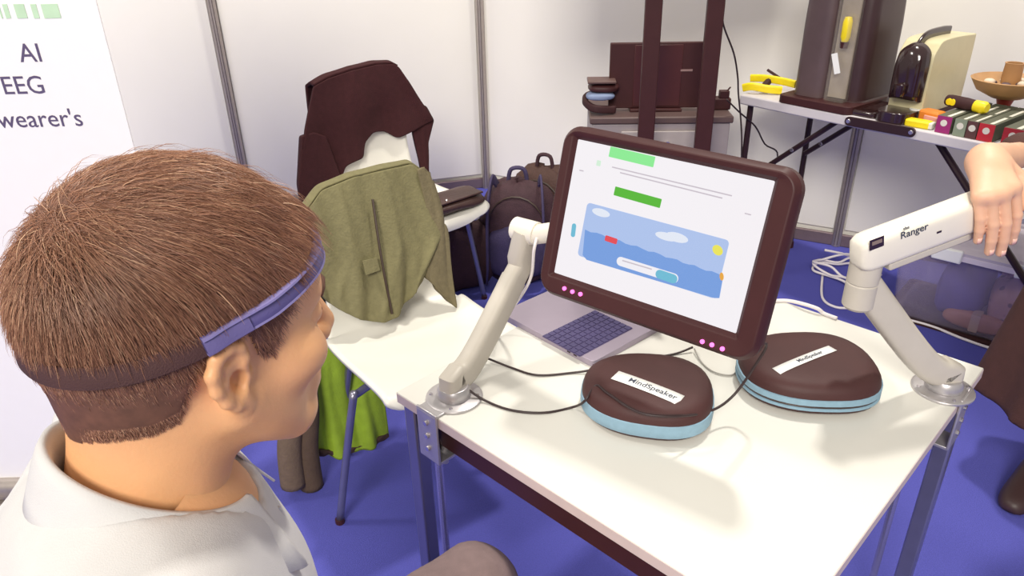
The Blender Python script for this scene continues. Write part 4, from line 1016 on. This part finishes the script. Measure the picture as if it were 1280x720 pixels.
TF = nrm([math.sin(math.radians(62)), math.cos(math.radians(62)), 0]); TRt = np.array([TF[1], -TF[0], 0])
NB = hf.w((-.046, 0, -.128))      # base of the neck
tw_ = lambda f_, r_, z_: np.array([NB[0], NB[1], 0]) + TF * f_ + TRt * r_ + UZ * z_
SEAT = .47
hipz = SEAT + .10
# the skeleton
sh = {s: tw_(-.015, .20 * s, NB[2] - .072) for s in (-1, 1)}
elb = {s: tw_(-.01, .25 * s, NB[2] - .34) for s in (-1, 1)}
wri = {s: tw_(.19, .10 * s, NB[2] - .42) for s in (-1, 1)}
hip = {s: tw_(-.02, .09 * s, hipz) for s in (-1, 1)}
knL = P(592, 738, .56); kne = {-1: np.array([knL[0], knL[1], .56]), 1: tw_(.38, .20, .53)}
ank = {-1: np.array([kne[-1][0] - .01, kne[-1][1] - .02, .09]), 1: tw_(.36, .20, .09)}
def world(p, fr):
    q = [p[i] - fr.o[i] for i in range(3)]; return tuple(fr.R[k][0] * q[0] + fr.R[k][1] * q[1] + fr.R[k][2] * q[2] for k in range(3))
def hand_chains(w0, fwd, side, palm_n, curl, scale=1.0, ff=None):
    # fwd towards fingers, side towards the thumb, palm_n out of the palm
    fw, sd_, pn = nrm(fwd), nrm(side), nrm(palm_n); out = []
    L = [(.032, .092, (.044, .026, .022)), (.011, .096, (.048, .030, .024)), (-.010, .092, (.045, .028, .023)), (-.030, .082, (.035, .021, .020))]
    for (y_, m_, seg), r_ in zip(L, (.0088, .0092, .0088, .0078)):
        a = 0.0; p = np.asarray(w0) + (fw * m_ + sd_ * y_) * scale; pts = [p]
        for s_, c_ in zip(seg, curl):
            a += c_; p = p + ((fw if ff is None else ff) * math.cos(a) + pn * math.sin(a)) * s_ * scale; pts.append(p)
        out.append((pts, [r_ * 1.08 * scale, r_ * scale, r_ * .92 * scale, r_ * .78 * scale]))
    b = np.asarray(w0) + (fw * .03 + sd_ * .026) * scale
    t1 = b + (fw * .026 + sd_ * .028 + pn * .014) * scale; t2 = t1 + (fw * .03 + sd_ * .010 + pn * .012) * scale; t3 = t2 + (fw * .024 + pn * .010) * scale
    out.append(([b, t1, t2, t3], [.015 * scale, .0115 * scale, .0105 * scale, .0085 * scale]))
    return out
def hand_sdf(p, w0, fwd, side, palm_n, curl, scale=1.0, ff=None):
    fw, sd_, pn = nrm(fwd), nrm(side), nrm(palm_n); fr = np.array([fw, sd_, pn])
    ch = hand_chains(w0, fwd, side, palm_n, curl, scale, ff)
    d = s_cap(p, w0, np.asarray(w0) + fw * .02, .022 * scale, .02 * scale) if ff is not None else s_ell(p, np.asarray(w0) + fw * .05 * scale + sd_ * .001, (.052 * scale, .041 * scale, .0145 * scale), fr)
    for (pts, rs) in ch[:4]:
        d = smin(d, s_cap(p, np.asarray(w0) + fw * .012 * scale + (pts[0] - np.asarray(w0) - fw * ((pts[0] - np.asarray(w0)) @ fw)) * .5, pts[0], (.011 if ff is None else .0145) * scale, rs[0] * (1.05 if ff is None else 1.2)), .012 if ff is None else .018)
    e = None
    for pts, rs in ch:
        c = s_chain(p, pts, rs, .002); e = c if e is None else smin(e, c, .0015)
    return smin(d, e, .005)
def torso_sdf(p, g=0.0):
    fr = np.array([TF, -TRt, UZ])
    d = s_ell(p, tw_(-.015, 0, NB[2] - .20), (.115 + g, .165 + g, .20 + g), fr)
    d = smin(d, s_ell(p, tw_(-.01, 0, NB[2] - .36), (.11 + g, .145 + g, .17 + g), fr), .05)
    d = smin(d, s_ell(p, tw_(-.02, 0, hipz), (.115 + g, .165 + g, .11 + g), fr), .05)
    d = smin(d, s_ell(p, tw_(-.06, 0, NB[2] - .135), (.11 + g, .18 + g, .115 + g), fr), .05)
    d = smin(d, s_cap(p, sh[-1], sh[1], .052 + g, .052 + g), .05)
    for s in (-1, 1):
        d = smin(d, s_cap(p, tw_(-.035, .045 * s, NB[2] - .045), sh[s], .045 + g, .045 + g), .05)
    return d
def arm_sdf(p, s, g=0.0, upto=1.0):
    m = sh[s] + (elb[s] - sh[s]) * upto
    d = s_cap(p, sh[s], m, .052 + g, (.040 if upto == 1 else .046) + g)
    if upto == 1: d = smin(d, s_cap(p, elb[s], wri[s], .038, .026), .02)
    return d
def body_sdf(p):
    d = torso_sdf(p)
    for s in (-1, 1):
        d = smin(d, arm_sdf(p, s), .03)
        d = smin(d, s_cap(p, hip[s], kne[s], .078, .055), .04); d = smin(d, s_cap(p, kne[s], ank[s], .052, .036), .02)
    d = smin(d, s_cap(p, NB + TF * -.01, NB - UZ * .05, .056, .07), .03)
    return d
bv, bf = snet(body_sdf, (-.75, .0, .03), (.55, 1.25, NB[2] + .01), .012)
parts = [(hf.o + hv @ hf.R, hfc), (bv, bf)]
for s in (-1, 1):
    fwd = nrm(tw_(.47, .06 * s, hipz + .06) - wri[s]); side = nrm(np.cross(fwd, UZ) * (-1 if s > 0 else 1)); side = nrm(side + UZ * .25); pn = np.cross(fwd, side) * (1 if s > 0 else -1)
    if pn[2] > 0: pn = -pn
    c0 = wri[s] + fwd * .1
    parts.append(snet(lambda p: smin(hand_sdf(p, wri[s], fwd, side, pn, (.45, .5, .4)), s_cap(p, wri[s] - fwd * .05, wri[s] + fwd * .015, .028, .024), .015), c0 - .15, c0 + .15, .003))
man = wthing('person', 'seated man with short brown hair, pale polo shirt and head strap', 'person', [tw_(0, 0, 0)[0], tw_(0, 0, 0)[1], 0])
bvv, bff = weld(parts)
np_obj('body', bvv, bff, SKIN, man)

# ---- hair: a close cap over the scalp plus thousands of short strands
def hairline(x):
    return np.interp(x, [-.12, -.085, -.055, -.038, -.028, -.008, .012, .022, .036, .044, .060, .080, .10], [-.066, -.066, -.064, -.056, -.02, .018, .016, -.016, -.022, .020, .050, .070, .074])
def nvert(v, f):
    n = np.zeros_like(v); a = np.cross(v[f[:, 2]] - v[f[:, 0]], v[f[:, 3]] - v[f[:, 1]])
    for k in range(4): np.add.at(n, f[:, k], a)
    return n / (np.linalg.norm(n, axis=1)[:, None] + 1e-12)
CV, CF = snet(lambda p: head_sdf(p, False), (-.15, -.098, -.12), (.13, .098, .135), .0024)
CN = nvert(CV, CF)
g_ = hf.o * 0
if (CN * (CV - np.array([0, 0, .02]))).sum() < 0: CN = -CN
wob = .006 * np.sin(CV[:, 1] * 160 + CV[:, 0] * 90)
m_ = CV[:, 2] - hairline(CV[:, 0]) + wob * .6
def thick(P_, mm):
    top = np.clip((P_[:, 2] - .02) / .09, 0, 1)
    return np.clip(mm / .02, 0, 1) * (.0035 + .0105 * top)
keep = m_ > .004
capv = CV + CN * thick(CV, m_)[:, None]
fk = keep[CF].all(1); used = np.unique(CF[fk]); rm = -np.ones(len(CV), int); rm[used] = np.arange(len(used))
capf = rm[CF[fk]]; capv = capv[used]
hair = np_obj('hair', hf.o + capv @ hf.R, capf, HAIRB, man)
# strands
q4 = CF[fk]; area_ = np.linalg.norm(np.cross(CV[q4[:, 2]] - CV[q4[:, 0]], CV[q4[:, 3]] - CV[q4[:, 1]]), axis=1)
NS = 36000
cenq = CV[q4].mean(1); wgt = area_ * (1 + 1.6 * np.exp(-((cenq - np.array([-.080, -.012, .095])) ** 2).sum(1) / .0012) + .8 * (cenq[:, 2] < -.03)); wgt = wgt / wgt.sum(); pick = RNG.choice(len(q4), NS, p=wgt); uv = RNG.random((NS, 2, 1))
a_, b_, c_, d_ = (CV[q4[pick, k]] for k in range(4)); root = (a_ * (1 - uv[:, 0]) + b_ * uv[:, 0]) * (1 - uv[:, 1]) + (d_ * (1 - uv[:, 0]) + c_ * uv[:, 0]) * uv[:, 1]
nn = CN[q4[pick, 0]]; mm = root[:, 2] - hairline(root[:, 0])
root = root + nn * (thick(root, mm) * .75)[:, None]
crown = np.array([-.080, -.012, .095])
fl_ = root - crown; fl_ /= np.linalg.norm(fl_, axis=1)[:, None] + 1e-9
topm = np.clip((root[:, 2] - .055) / .06, 0, 1)[:, None]
fl_ = fl_ * (1 - topm * .35) + topm * np.array([.75, -.35, .0]) + (1 - topm) * np.array([.10, 0, -.45])
clump = np.sin(root[:, 0:1] * 230 + root[:, 2:3] * 170) * .22
tang = fl_ + RNG.normal(size=(NS, 3)) * .22 + clump * np.array([.5, 0, .6])
near = np.exp(-((root - crown) ** 2).sum(1) / .0009)[:, None]; tang = tang + RNG.normal(size=(NS, 3)) * near * 1.3
tang -= nn * (tang * nn).sum(1)[:, None]; tang /= np.linalg.norm(tang, axis=1)[:, None] + 1e-9
nape = np.clip((root[:, 2] + .066) / .08, .34, 1)
length = (.012 + .020 * np.clip((root[:, 2] - .0) / .09, 0, 1)) * nape * RNG.uniform(.7, 1.25, NS)
edge = np.clip(mm / .012, .35, 1); length *= edge
front = np.clip((root[:, 0] - .055) / .03, 0, 1) * np.clip((root[:, 2] - .05) / .03, 0, 1); length *= 1 + front * .25; length *= np.where((root[:, 0] > .035) & (mm < .022), .45, 1.0)
lift = (.18 + .30 * topm[:, 0] * RNG.random(NS) + .5 * (RNG.random(NS) < .03)) * np.clip(nape, .4, 1)
K_ = 5; cen = []
for k in range(K_):
    t_ = k / (K_ - 1)
    cen.append(root + (tang * t_ + nn * (lift[:, None] * (t_ - .75 * t_ * t_)) + np.array([0, 0, -1.]) * .16 * t_ * t_) * length[:, None])
wid = RNG.uniform(.00022, .00042, NS)
side = np.cross(tang, nn); V_ = []; 
for k in range(K_):
    w_ = (wid * (1 - .85 * (k / (K_ - 1)) ** 1.5))[:, None]
    V_ += [cen[k] + side * w_, cen[k] - side * w_, cen[k] + nn * w_ * 1.1]
SV = np.stack(V_, 1).reshape(-1, 3)       # NS x (K*3)
base = np.arange(NS)[:, None] * (K_ * 3); fs_ = []
for k in range(K_ - 1):
    for j in range(3):
        j2 = (j + 1) % 3; fs_.append(base + np.array([[k * 3 + j, k * 3 + j2, k * 3 + 3 + j2, k * 3 + 3 + j]]))
SF = np.concatenate(fs_)
HM = bpy.data.materials.new('hair_strands'); HM.use_nodes = True; nt = HM.node_tree; at = nt.nodes.new('ShaderNodeAttribute'); at.attribute_name = 'strand'; cr = nt.nodes.new('ShaderNodeValToRGB')
cr.color_ramp.elements[0].color = lin((116, 78, 60)) + (1,); cr.color_ramp.elements[1].color = lin((232, 192, 156)) + (1,)
e_ = cr.color_ramp.elements.new(.6); e_.color = lin((168, 120, 94)) + (1,)
nt.links.new(at.outputs['Fac'], cr.inputs['Fac']); bs_ = nt.nodes['Principled BSDF']; nt.links.new(cr.outputs['Color'], bs_.inputs['Base Color']); bs_.inputs['Roughness'].default_value = .38
me = np_mesh('strands', hf.o + SV @ hf.R, SF); me.materials.append(HM)
at_ = me.attributes.new('strand', 'FLOAT', 'POINT'); at_.data.foreach_set('value', np.repeat(RNG.beta(1.8, 2.6, NS), K_ * 3).astype(np.float32))
so_ = link(bpy.data.objects.new('strands', me), hair); so_['kind'] = 'stuff'
# eyebrow and lashes stay tiny: one brow strip per side
for sy in (-1, 1):
    ln = []
    for k in range(7):
        y_ = sy * (.014 + .006 * k); x_ = .16
        for _ in range(160):
            if head_sdf((np.array(x_), np.array(y_), np.array(.024 - .0008 * (k - 3) ** 2))) < .0006: break
            x_ -= .001
        ln.append(np.array([x_, y_, .024 - .0008 * (k - 3) ** 2]))
    obj('eyebrow', MB().tube([hf.w(q) for q in ln], [.002, .003, .0034, .0034, .003, .0026, .001], 6), HAIRB, man, angle=180)

def eyes(fr, who):
    for sy in (-1, 1):
        c = np.array([.0846, sy * .0315, -.002]); ax_ = np.array([HY, HZ * .55, HX]) @ fr.R
        eb = obj('eye', MB().lathe([(.0122 * math.sin(t_), .0122 * math.cos(t_)) for t_ in np.linspace(.02, 2.2, 12)], fr.w(c), 20, ax_), M('eye_white', (232, 226, 220), .2, var=.01), who, angle=180)
        obj('iris', MB().lathe([(0, .0004), (.0030, .0002), (.0046, -.0004), (.0044, -.0010), (0, -.0010)], fr.w(c + np.array([.0122, 0, 0])), 16, ax_), M('iris_brown', (74, 48, 34), .15, var=.05), eb, angle=180)
HX, HY, HZ = np.eye(3)
eyes(hf, man)
# ---- polo shirt
def shirt_sdf(p):
    d = torso_sdf(p, .012)
    for s in (-1, 1): d = smin(d, arm_sdf(p, s, .013, .62), .03)
    d = smin(d, s_cap(p, tw_(-.04, 0, NB[2] - .045), tw_(-.03, 0, NB[2] - .08), .055, .08), .05)
    # neck opening
    nk = s_cap(p, NB + TF * .0 + UZ * .12, NB + TF * .010 - UZ * .02, .067, .066)
    d = smax(d, -nk, .01)
    d = smax(d, -(p[2] - (hipz - .04)), .01)
    fold = .0018 * np.sin(p[2] * 60 + p[0] * 40) * np.sin(p[1] * 38 + p[2] * 20)
    return d + fold
sv, sf = snet(shirt_sdf, (-.75, .0, hipz - .08), (.25, 1.1, NB[2] + .09), .0075)
shirt = np_obj('polo_shirt', sv, sf, SHIRT, man)
# collar: stand plus turned-down leaf, open at the front
def colr(phi, r, dz):   # phi from back (0) round to the front (pi)
    c = NB + TF * .004; tilt = .044
    return c + (-TF * math.cos(phi)) * r * 1.0 + TRt * math.sin(phi) * r * .98 + UZ * (dz + tilt * math.cos(phi))
rows = [[], [], [], [], []]
phs = np.linspace(-2.66, 2.66, 61)
for ph in phs:
    a = abs(ph) / 2.66; tip = max(0, (a - .70) / .30)
    rows[0].append(colr(ph, .068, -.030)); rows[1].append(colr(ph, .0665, .012)); rows[2].append(colr(ph, .0695, .022 - .004 * a))
    rows[3].append(colr(ph, .081, .000 - .008 * a)); rows[4].append(colr(ph * (1 - .03 * tip),   .096 + .014 * tip + .004 * a, -.036 - .008 * a - .020 * tip ** 2))
obj('collar', MB().loft(rows, caps=False, closed=False), SHIRT, shirt, solid=.0025, sub=1, angle=180)
zl = [colr(ph, .0975 + .004 * abs(ph) / 2.66, -.038 - .008 * abs(ph) / 2.66) for ph in np.linspace(-2.3, 2.3, 40)]
obj('collar_seam', MB().tube(zl, .0012, 5), M('seam_grey', (150, 140, 142), .8), shirt, angle=180)
pl0 = colr(math.pi, .085, -.035)
obj('placket', MB().tube(smooth_path([pl0 - TF * .012, pl0 - TF * .002 - UZ * .05, pl0 + TF * .012 - UZ * .12], 6), .014, sec=rrect(2, .25, .1, 2), up=TRt), SHIRT, shirt, angle=60)
for k in range(2):
    b_ = pl0 + TF * (-.010 + .011 * k) - UZ * (.028 + .045 * k)
    obj('button', MB().lathe([(0, 0), (.005, 0), (.005, .002), (0, .0025)], b_ + TF * .006, 12, axes(TF)), M('button_grey', (130, 120, 130), .3), shirt)
# ---- trousers and shoes
def trouser_sdf(p):
    d = s_ell(p, tw_(-.02, 0, hipz + .01), (.13, .18, .12), np.array([TF, -TRt, UZ]))
    for s in (-1, 1):
        d = smin(d, s_cap(p, hip[s], kne[s], .092, .068), .05); d = smin(d, s_cap(p, kne[s], ank[s] + UZ * .02, .066, .062), .02)
    d = smax(d, p[2] - (hipz + .09), .005)
    d = smax(d, -(p[2] - .075), .005)
    return d + .002 * np.sin(p[0] * 50 + p[2] * 35) * np.sin(p[1] * 45)
tv_, tf_ = snet(trouser_sdf, (-.70, .1, .06), (.5, 1.2, hipz + .12), .011)
np_obj('trousers', tv_, tf_, TROUS, man)
SHOE = M('shoe_dark', (58, 38, 38), .5, var=.06)
def shoe(parent, at_ankle, fwd, mat, L=.27, name='shoe'):
    fwd = nrm([fwd[0], fwd[1], 0]); sd_ = np.array([-fwd[1], fwd[0], 0]); c = np.array([at_ankle[0], at_ankle[1], 0])
    rings = []
    for x_, w_, h_ in ((-.075, .02, .05), (-.07, .034, .085), (-.03, .040, .10), (.02, .040, .095), (.07, .043, .068), (.12, .044, .052), (.16, .037, .042), (.185, .018, .03)):
        x_ *= L / .27
        rings.append([c + fwd * x_ + sd_ * w_ * a + UZ * (.003 + h_ * b) for a, b in ((-1, 0), (-1.02, .3), (-.8, .75), (-.35, 1), (.35, 1), (.8, .75), (1.02, .3), (1, 0))])
    o = obj(name, MB().loft(rings), mat, parent, sub=1, angle=180)
    srings = [[r[0] - UZ * .0, r[7] - UZ * .0, r[7] - UZ * .003 * 1, r[0] - UZ * .003] for r in rings]
    return o
shoe(man, ank[-1], kne[-1] - hip[-1], SHOE); shoe(man, ank[1], TF, SHOE)
# stool
stl = wthing('stool', 'round dark padded stool beneath the seated man', 'stool', [hip[1][0] * .5 + hip[-1][0] * .5, hip[1][1] * .5 + hip[-1][1] * .5, 0])
sc_ = (hip[1] + hip[-1]) / 2 * [1, 1, 0]
obj('seat', MB().lathe([(0, .40), (.16, .40), (.18, .415), (.18, .445), (.16, .46), (0, .462)], sc_, 30), DARKM, stl, angle=60)
for k in range(4):
    a = k * math.pi / 2 + .4; dv_ = np.array([math.cos(a), math.sin(a), 0]); obj('leg', MB().tube([sc_ + dv_ * .12 + UZ * .40, sc_ + dv_ * .19], .012, 10), CHROME, stl)
obj('footring', MB().tube([sc_ + np.array([.155 * math.cos(a), .155 * math.sin(a), .20]) for a in np.linspace(0, 2 * math.pi, 28, endpoint=False)], .008, 8, loop=True), CHROME, stl)

# ---- head strap
def strap_path(tilt, zc_, off, a0, a1, n):
    out = []
    for a in np.linspace(a0, a1, n):
        d_ = np.array([math.cos(a), -math.sin(a), 0.0])    # a=0 forward, positive to his right
        z_ = lambda r: zc_ + tilt * r * math.cos(a) - .13 * r * max(0, math.sin(a)) * (1 if a < math.pi else 0)
        r = .15
        for _ in range(320):
            p_ = np.array([-.008 + d_[0] * r, d_[1] * r, z_(r)])
            q_ = p_[None]; mmv = p_[2] - hairline(p_[0])
            th_ = float(thick(q_, np.array([mmv]))[0]) if mmv > 0 else 0.0
            if float(head_sdf(tuple(np.array(c) for c in p_), False)) < th_ + off: break
            r -= .0005
        out.append(p_)
    A_ = np.array(out); B_ = np.pad(A_, ((3, 3), (0, 0)), mode='edge'); return [B_[i:i + 7].mean(0) if 3 <= i < len(A_) - 3 else A_[i] for i in range(len(A_))]
def ribbon(path, w_, th_, upv):
    rows = []; n = len(path)
    for i, p_ in enumerate(path):
        t_ = nrm(path[min(i + 1, n - 1)] - path[max(i - 1, 0)]); u_ = nrm(upv - t_ * (upv @ t_)); n_ = np.cross(t_, u_)
        if n_ @ (p_ - np.array([-.008, 0, .03])) < 0: n_ = -n_
        # follow the scalp's slope a little
        c_ = nrm(u_ - n_ * .25)
        rows.append([hf.w(p_ + c_ * w_ * a + n_ * th_ * b) for a, b in ((-.5, 0), (-.5, .8), (-.42, 1), (.42, 1), (.5, .8), (.5, 0))])
    return MB().loft(rows)
st_o = wthing('head_strap', 'purple and dark brown sensor strap worn round the seated mans head', 'head strap', hf.w((-.0, 0, .02)))
TILT, ZC = .24, .034
upl = nrm([-TILT, 0, 1])
PUR = M('purple_band', (98, 90, 142), .45, var=.06, bump=.1, bscale=500)
BRS = M('brown_strap', (74, 46, 44), .8, var=.08, bump=.3, bscale=900)
fp = strap_path(TILT, ZC, .0030, -1.75, 1.75, 60); bp3 = strap_path(TILT, ZC, .0015, 1.70, 2 * math.pi - 1.70, 50)
fb = obj('sensor_band', ribbon(fp, .0125, .0045, upl), PUR, st_o, angle=50)
obj('back_strap', ribbon(bp3, .0165, .003, upl), BRS, st_o, angle=50)
obj('edge_piping', ribbon([q + upl * .006 for q in fp], .002, .0062, upl), M('purple_light', (132, 124, 176), .4), fb, angle=50)
obj('edge_piping', ribbon([q - upl * .006 for q in fp], .002, .0062, upl), M('purple_light', (132, 124, 176), .4), fb, angle=50)
for rng in ((52, 60), (0, 8)):
    obj('buckle', ribbon([q for q in fp[rng[0]:rng[1]]], .0145, .0062, upl), PUR, st_o, angle=50)

# ------------------------------------------------------------------ visitor standing at the right, hand on the boom
COATM = M('dark_coat', (72, 42, 36), .85, var=.08, scale=40, bump=.2, bscale=300)
hm_ = PP(1246, 246, b0 + bs * .036 + bu * .02, bs)           # finger roots on the near face of the boom
along = -bd                                                  # towards the little finger
wr2 = hm_ - nrm(bs * .80 - bu * .16 - bd * .58) * .096
side2 = bd                                                   # thumb side
fw2 = nrm(hm_ - wr2); ff2 = nrm(bs * .95 - bu * .25); side2 = bd; pn2 = nrm(np.cross(ff2, side2))
if pn2[2] > 0: pn2 = -pn2
VX = np.array([1.565, 1.61, 0]); VF = nrm([-.75, -.66, 0]); VR = np.array([VF[1], -VF[0], 0])   # her right hand side
vw = lambda f_, r_, z_: VX + VF * f_ + VR * r_ + UZ * z_
vsh = {1: vw(0, .17, 1.36), -1: vw(0, -.17, 1.36)}
vel = {1: vw(.28, .20, 1.0), -1: vw(-.02, -.24, 1.07)}
vwr = {1: wr2, -1: vw(.12, -.24, .86)}
def visitor_body(p):
    fr = np.array([VF, -VR, UZ])
    d = s_ell(p, vw(0, 0, 1.20), (.10, .155, .22), fr); d = smin(d, s_ell(p, vw(0, 0, .98), (.11, .155, .16), fr), .05)
    d = smin(d, s_cap(p, vsh[1], vsh[-1], .045, .045), .05)
    d = smin(d, s_cap(p, vw(-.01, 0, 1.36), vw(.01, 0, 1.50), .055, .05), .03)
    for s in (-1, 1):
        d = smin(d, s_cap(p, vsh[s], vel[s], .044, .034), .03); d = smin(d, s_cap(p, vel[s], vwr[s], .033, .023), .02)
        d = smin(d, s_cap(p, vw(0, .08 * s, .92), vw(0, .07 * s, .5), .075, .05), .04); d = smin(d, s_cap(p, vw(0, .07 * s, .5), vw(0, .07 * s, .08), .048, .032), .03)
    return d
v1, q1_ = snet(visitor_body, (.70, 1.0, .04), (1.95, 2.05, 1.52), .012)
fcv = (1.1, .22, .10)
cc2 = wr2 + fw2 * .09
def hnd(p): return smin(hand_sdf(p, wr2, fw2, side2, pn2, fcv, .98, ff2), s_chain(p, [vel[1] * .25 + wr2 * .75, wr2, wr2 + fw2 * .02], [.028, .025, .023], .01), .015)
v2, q2_ = snet(hnd, cc2 - .15, cc2 + .15, .0022)
w3 = vwr[-1]; v3, q3_ = snet(lambda p: hand_sdf(p, w3, -UZ + VF * .2, VF, VR, (.3, .35, .3)), w3 - .2, w3 + .13, .003)
hv2R = np.array([nrm(VF + VR * .25 - UZ * .25), None, None], dtype=object)
vf_ = nrm(VF + VR * .15 - UZ * .2); vl_ = nrm(np.cross(UZ, vf_)); vu_ = np.cross(vf_, vl_); vhR = np.array([vf_, vl_, vu_]); vh = Frame(vw(.03, 0, 1.62), vhR)
v4, q4_ = snet(head_sdf, (-.15, -.098, -.16), (.13, .098, .13), .004)
vv, vq = weld([(v1, q1_), (v2, q2_), (v3, q3_), (vh.o + v4 @ vh.R, q4_)])
vis = wthing('person', 'standing visitor in a long dark coat with one hand on the white boom', 'person', VX)
np_obj('body', vv, vq, M('skin_fair', (222, 174, 144), .5, var=.05, bump=.05, bscale=300, sss=.12), vis)
# nails on the visible hand
NAIL = M('nail', (238, 190, 172), .25, var=.02)
for pts, rs in hand_chains(wr2, fw2, side2, pn2, fcv, .98, ff2)[:4]:
    d_ = nrm(pts[3] - pts[2]); n_ = nrm(-pn2 * (d_ @ ff2) + ff2 * (d_ @ pn2)); sN = np.cross(d_, n_)
    rows = [[pts[3] + d_ * (.004 + .010 * (k - 1.2)) + sN * w_ * .0048 + n_ * (rs[3] * 1.02 - .0018 * w_ * w_) for w_ in np.linspace(-1, 1, 6)] for k in (0, .5, 1)]
    obj('fingernail', MB().loft(rows, caps=False, closed=False), NAIL, vis, solid=.0006, angle=180)
def coat_sdf(p):
    fr = np.array([VF, -VR, UZ])
    d = s_ell(p, vw(0, 0, 1.20), (.125, .18, .24), fr); d = smin(d, s_cap(p, vsh[1], vsh[-1], .065, .065), .05)
    for s in (-1, 1):
        d = smin(d, s_cap(p, vsh[s], vel[s], .062, .052), .03); d = smin(d, s_cap(p, vel[s], vel[s] * .35 + vwr[s] * .65, .052, .042), .02)
    q = [p[i] - VX[i] for i in range(3)]; fx = q[0] * VF[0] + q[1] * VF[1]; rx = q[0] * VR[0] + q[1] * VR[1]
    k = np.clip((1.05 - p[2]) / .8, 0, 1); sk = (np.sqrt((fx / (.13 + .10 * k)) ** 2 + (rx / (.175 + .12 * k)) ** 2) - 1) * .13
    ang = np.arctan2(rx, fx); sk = sk + .008 * k * np.sin(ang * 9)
    sk = smax(sk, p[2] - 1.10, .02); d = smin(d, sk, .05)
    d = smax(d, -(p[2] - .25), .006)
    nk = s_cap(p, vw(0, 0, 1.36), vw(.02, 0, 1.60), .062, .062)
    return smax(d, -nk, .01)
v5, q5_ = snet(coat_sdf, (.70, 1.0, .22), (2.05, 2.15, 1.46), .0125)
coat = np_obj('long_coat', v5, q5_, COATM, vis)
for k in range(4): obj('button', MB().lathe([(0, 0), (.011, 0), (.011, .004), (0, .005)], vw(.135 + .012 * max(0, k - 1), 0, 1.22 - .14 * k), 12, axes(VF)), BLACKG, coat)
hv6, hq6 = snet(lambda p: smax(smin(s_ell(p, (-.014, 0, .036), (.112, .092, .104)), s_ell(p, (-.07, 0, -.08), (.05, .085, .13)), .04), -s_ell(p, (.085, 0, -.035), (.075, .068, .10)), .02), (-.16, -.12, -.24), (.13, .12, .16), .005)
np_obj('hair', vh.o + hv6 @ vh.R, hq6, M('dark_hair', (60, 38, 34), .5, var=.2, scale=60, bump=.4, bscale=200), vis)
eyes(vh, vis)
shoe(vis, vw(.0, -.07, 0), VF, SHOE, .26)
shoe(vis, vw(.07, .075, 0), VF, SHOE, .26)
# ------------------------------------------------------------------ origins of single-mesh things at their base
for o in list(scene.objects):
    if o.type == 'MESH' and o.parent is None and o.location.length < 1e-9 and o.get('kind') != 'structure':
        co = np.array([v.co[:] for v in o.data.vertices]); b = (co.min(0) + co.max(0)) / 2; b[2] = co[:, 2].min()
        o.data.transform(Matrix.Translation([-float(c) for c in b]))
        for ch in o.children: ch.location = [ch.location[i] - float(b[i]) for i in range(3)]
        o.location = [float(c) for c in b]
